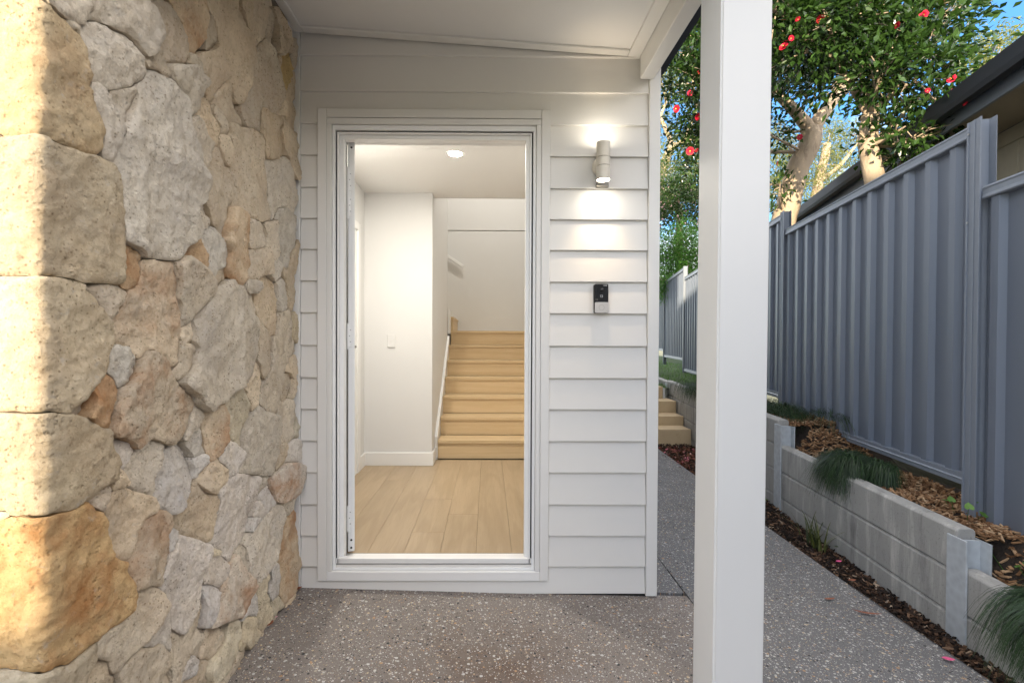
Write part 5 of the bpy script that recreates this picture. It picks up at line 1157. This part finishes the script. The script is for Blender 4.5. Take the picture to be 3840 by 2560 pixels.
gum(2260, Y3_, 500, [(PT([(2300, 560), (2290, 300), (2270, 190)], Y3_), .25, .12)],
    BL([(2225,150,.55),(2260,130,.65),(2300,110,.7),(2210,185,.4),(2290,170,.8),(2340,120,.9)], Y3_, .6), 'rounded sunlit yellow green tree crown rising over the neighbouring roof', 1500, .16, .06)

# ------------------------------------------------------------------ neighbouring house
G0, G1 = Vector((3.287, .575, 3.1)), Vector((4.45, 4.82, 3.1)); GD = (G1-G0); GD.z = 0; GD.normalize(); GNn = Vector((GD.y, -GD.x, 0))
nh = empty('neighbour_house', (3.6, 1.5, .3), 'neighbouring house with a dark gutter and pale block wall over the fence', 'house')
def gp(s, n, z): return Vector((G0.x, G0.y, 0))+GD*s+GNn*n+Vector((0, 0, z))
S0, S1 = -3.2, 7.2
b = MB(); b.prism([GNn*n_+Vector((0, 0, z_)) for n_, z_ in ((0, 3.09), (-.012, 3.10), (-.012, 3.0), (0, 2.965), (.06, 2.965), (.115, 3.0), (.115, 3.07), (.02, 3.075))], gp(S0, 0, 0), gp(S1, 0, 0)); b.build('gutter', M['navy'], nh)
b = MB(); b.prism([GNn*n_+Vector((0, 0, z_)) for n_, z_ in ((.116, 2.90), (.14, 2.90), (.14, 3.10), (.116, 3.10))], gp(S0, 0, 0), gp(S1, 0, 0)); b.build('fascia', M['fencepost'], nh)
s = S0
while s < S1:
    b = MB(); b.prism([GNn*n_+Vector((0, 0, z_)) for n_, z_ in ((.141, 2.93), (.60, 2.93), (.60, 2.945), (.141, 2.945))], gp(s+.003, 0, 0), gp(min(s+1.2, S1), 0, 0)); b.build('eave_board', M['eave'], nh); s += 1.2
row = 0; z = .1
while z < 2.9:
    s = S0-(.6 if row % 2 else 0); z1 = min(z+.45, 2.929)
    while s < S1:
        a, c = max(s, S0), min(s+1.2, S1)
        if c-a > .05: b = MB(); b.prism([GNn*n_+Vector((0, 0, z_)) for n_, z_ in ((.60, z+.004), (.75, z+.004), (.75, z1-.004), (.60, z1-.004))], gp(a+.004, 0, 0), gp(c-.004, 0, 0)); b.build('wall_block', M['cream'], nh, .004)
        s += 1.2
    z += .45; row += 1
b = MB(); b.prism([GNn*n_+Vector((0, 0, z_)) for n_, z_ in ((.61, .1), (4.5, .1), (4.5, 2.9), (.61, 2.9))], gp(S0, 0, 0), gp(S1, 0, 0)); b.build('wall', M['cream'], nh)
b = MB(); b.prism([GNn*n_+Vector((0, 0, z_)) for n_, z_ in ((.03, 3.075), (2.6, 3.95), (4.7, 3.1), (4.6, 3.0), (2.6, 3.85), (.15, 3.03))], gp(S0, 0, 0), gp(S1, 0, 0)); b.build('roof', M['roof'], nh)

# ------------------------------------------------------------------ fallen leaves and petals on the path
def fallen(name, px, py, L, Wd, mat, label, z=None, rot=0, curl=.15):
    d_ = ray(px, py); zz = -.08
    for _ in range(4): p = CAMPOS+d_*((zz-CAMPOS.z)/d_.z); zz = (slab_z(p.x, p.y) if z is None else z)+.004
    b = MB(); n = 6; v = []
    for k in range(n+1):
        t_ = k/n-.5; w = Wd*.5*max(.08, math.cos(t_*PI)**.8); h = curl*L*(t_*t_*2)
        for q, hh in ((-1, .25), (0, 0), (1, .25)): v.append((t_*L, q*w, h+hh*w+.002))
    R_m = Matrix.Rotation(rot, 3, 'Z'); v = [tuple(R_m @ Vector(q)+p) for q in v]
    b.add(v, [(k*3+i, k*3+i+1, (k+1)*3+i+1, (k+1)*3+i) for k in range(n) for i in range(2)])
    o = b.build(name, mat, None, smooth=True); tag(o, label, 'leaf' if 'leaf' in name else 'petal'); return o
fallen('fallen_leaf', 3250, 2299, .125, .017, M['deadleaf'], 'long reddish brown gum leaf lying on the open path', rot=-.35)
fallen('fallen_leaf', 3110, 2246, .06, .018, M['deadleaf'], 'short brown leaf on the path nearest the white post', rot=.1)
fallen('fallen_petal', 3556, 2472, .045, .026, M['pinkpetal'], 'bright pink petal at the lower edge of the path', rot=-.3)
fallen('fallen_petal', 3145, 2105, .040, .022, M['pinkpetal'], 'bright pink petal in the dark mulch below the strap leaves', z=-.075, rot=.2)
fallen('fallen_leaf', 3138, 2050, .045, .020, M['yucca'], 'small yellow leaf in the dark mulch below the strap leaves', z=-.075, rot=.4)
fallen('fallen_leaf', 3195, 2176, .05, .02, M['deadleaf'], 'small red leaf at the mulch edge of the path', z=-.08, rot=.1)
fallen('fallen_leaf', 1008, 2340, .05, .03, M['deadleaf'], 'reddish dry leaf on the porch at the foot of the stones', rot=1.2)
fallen('fallen_leaf', 1110, 2210, .06, .03, M['deadleaf'], 'reddish dry leaf in the corner where stones meet weatherboards', rot=.7)
fallen('fallen_leaf', 1030, 2315, .025, .02, M['palepink'], 'tiny pale leaf scrap beside the dry leaf at the stone foot', rot=.3)
fallen('fallen_leaf', 1990, 2197, .02, .008, M['deadleaf'], 'tiny dark red leaf caught under the door casing', rot=1.0)
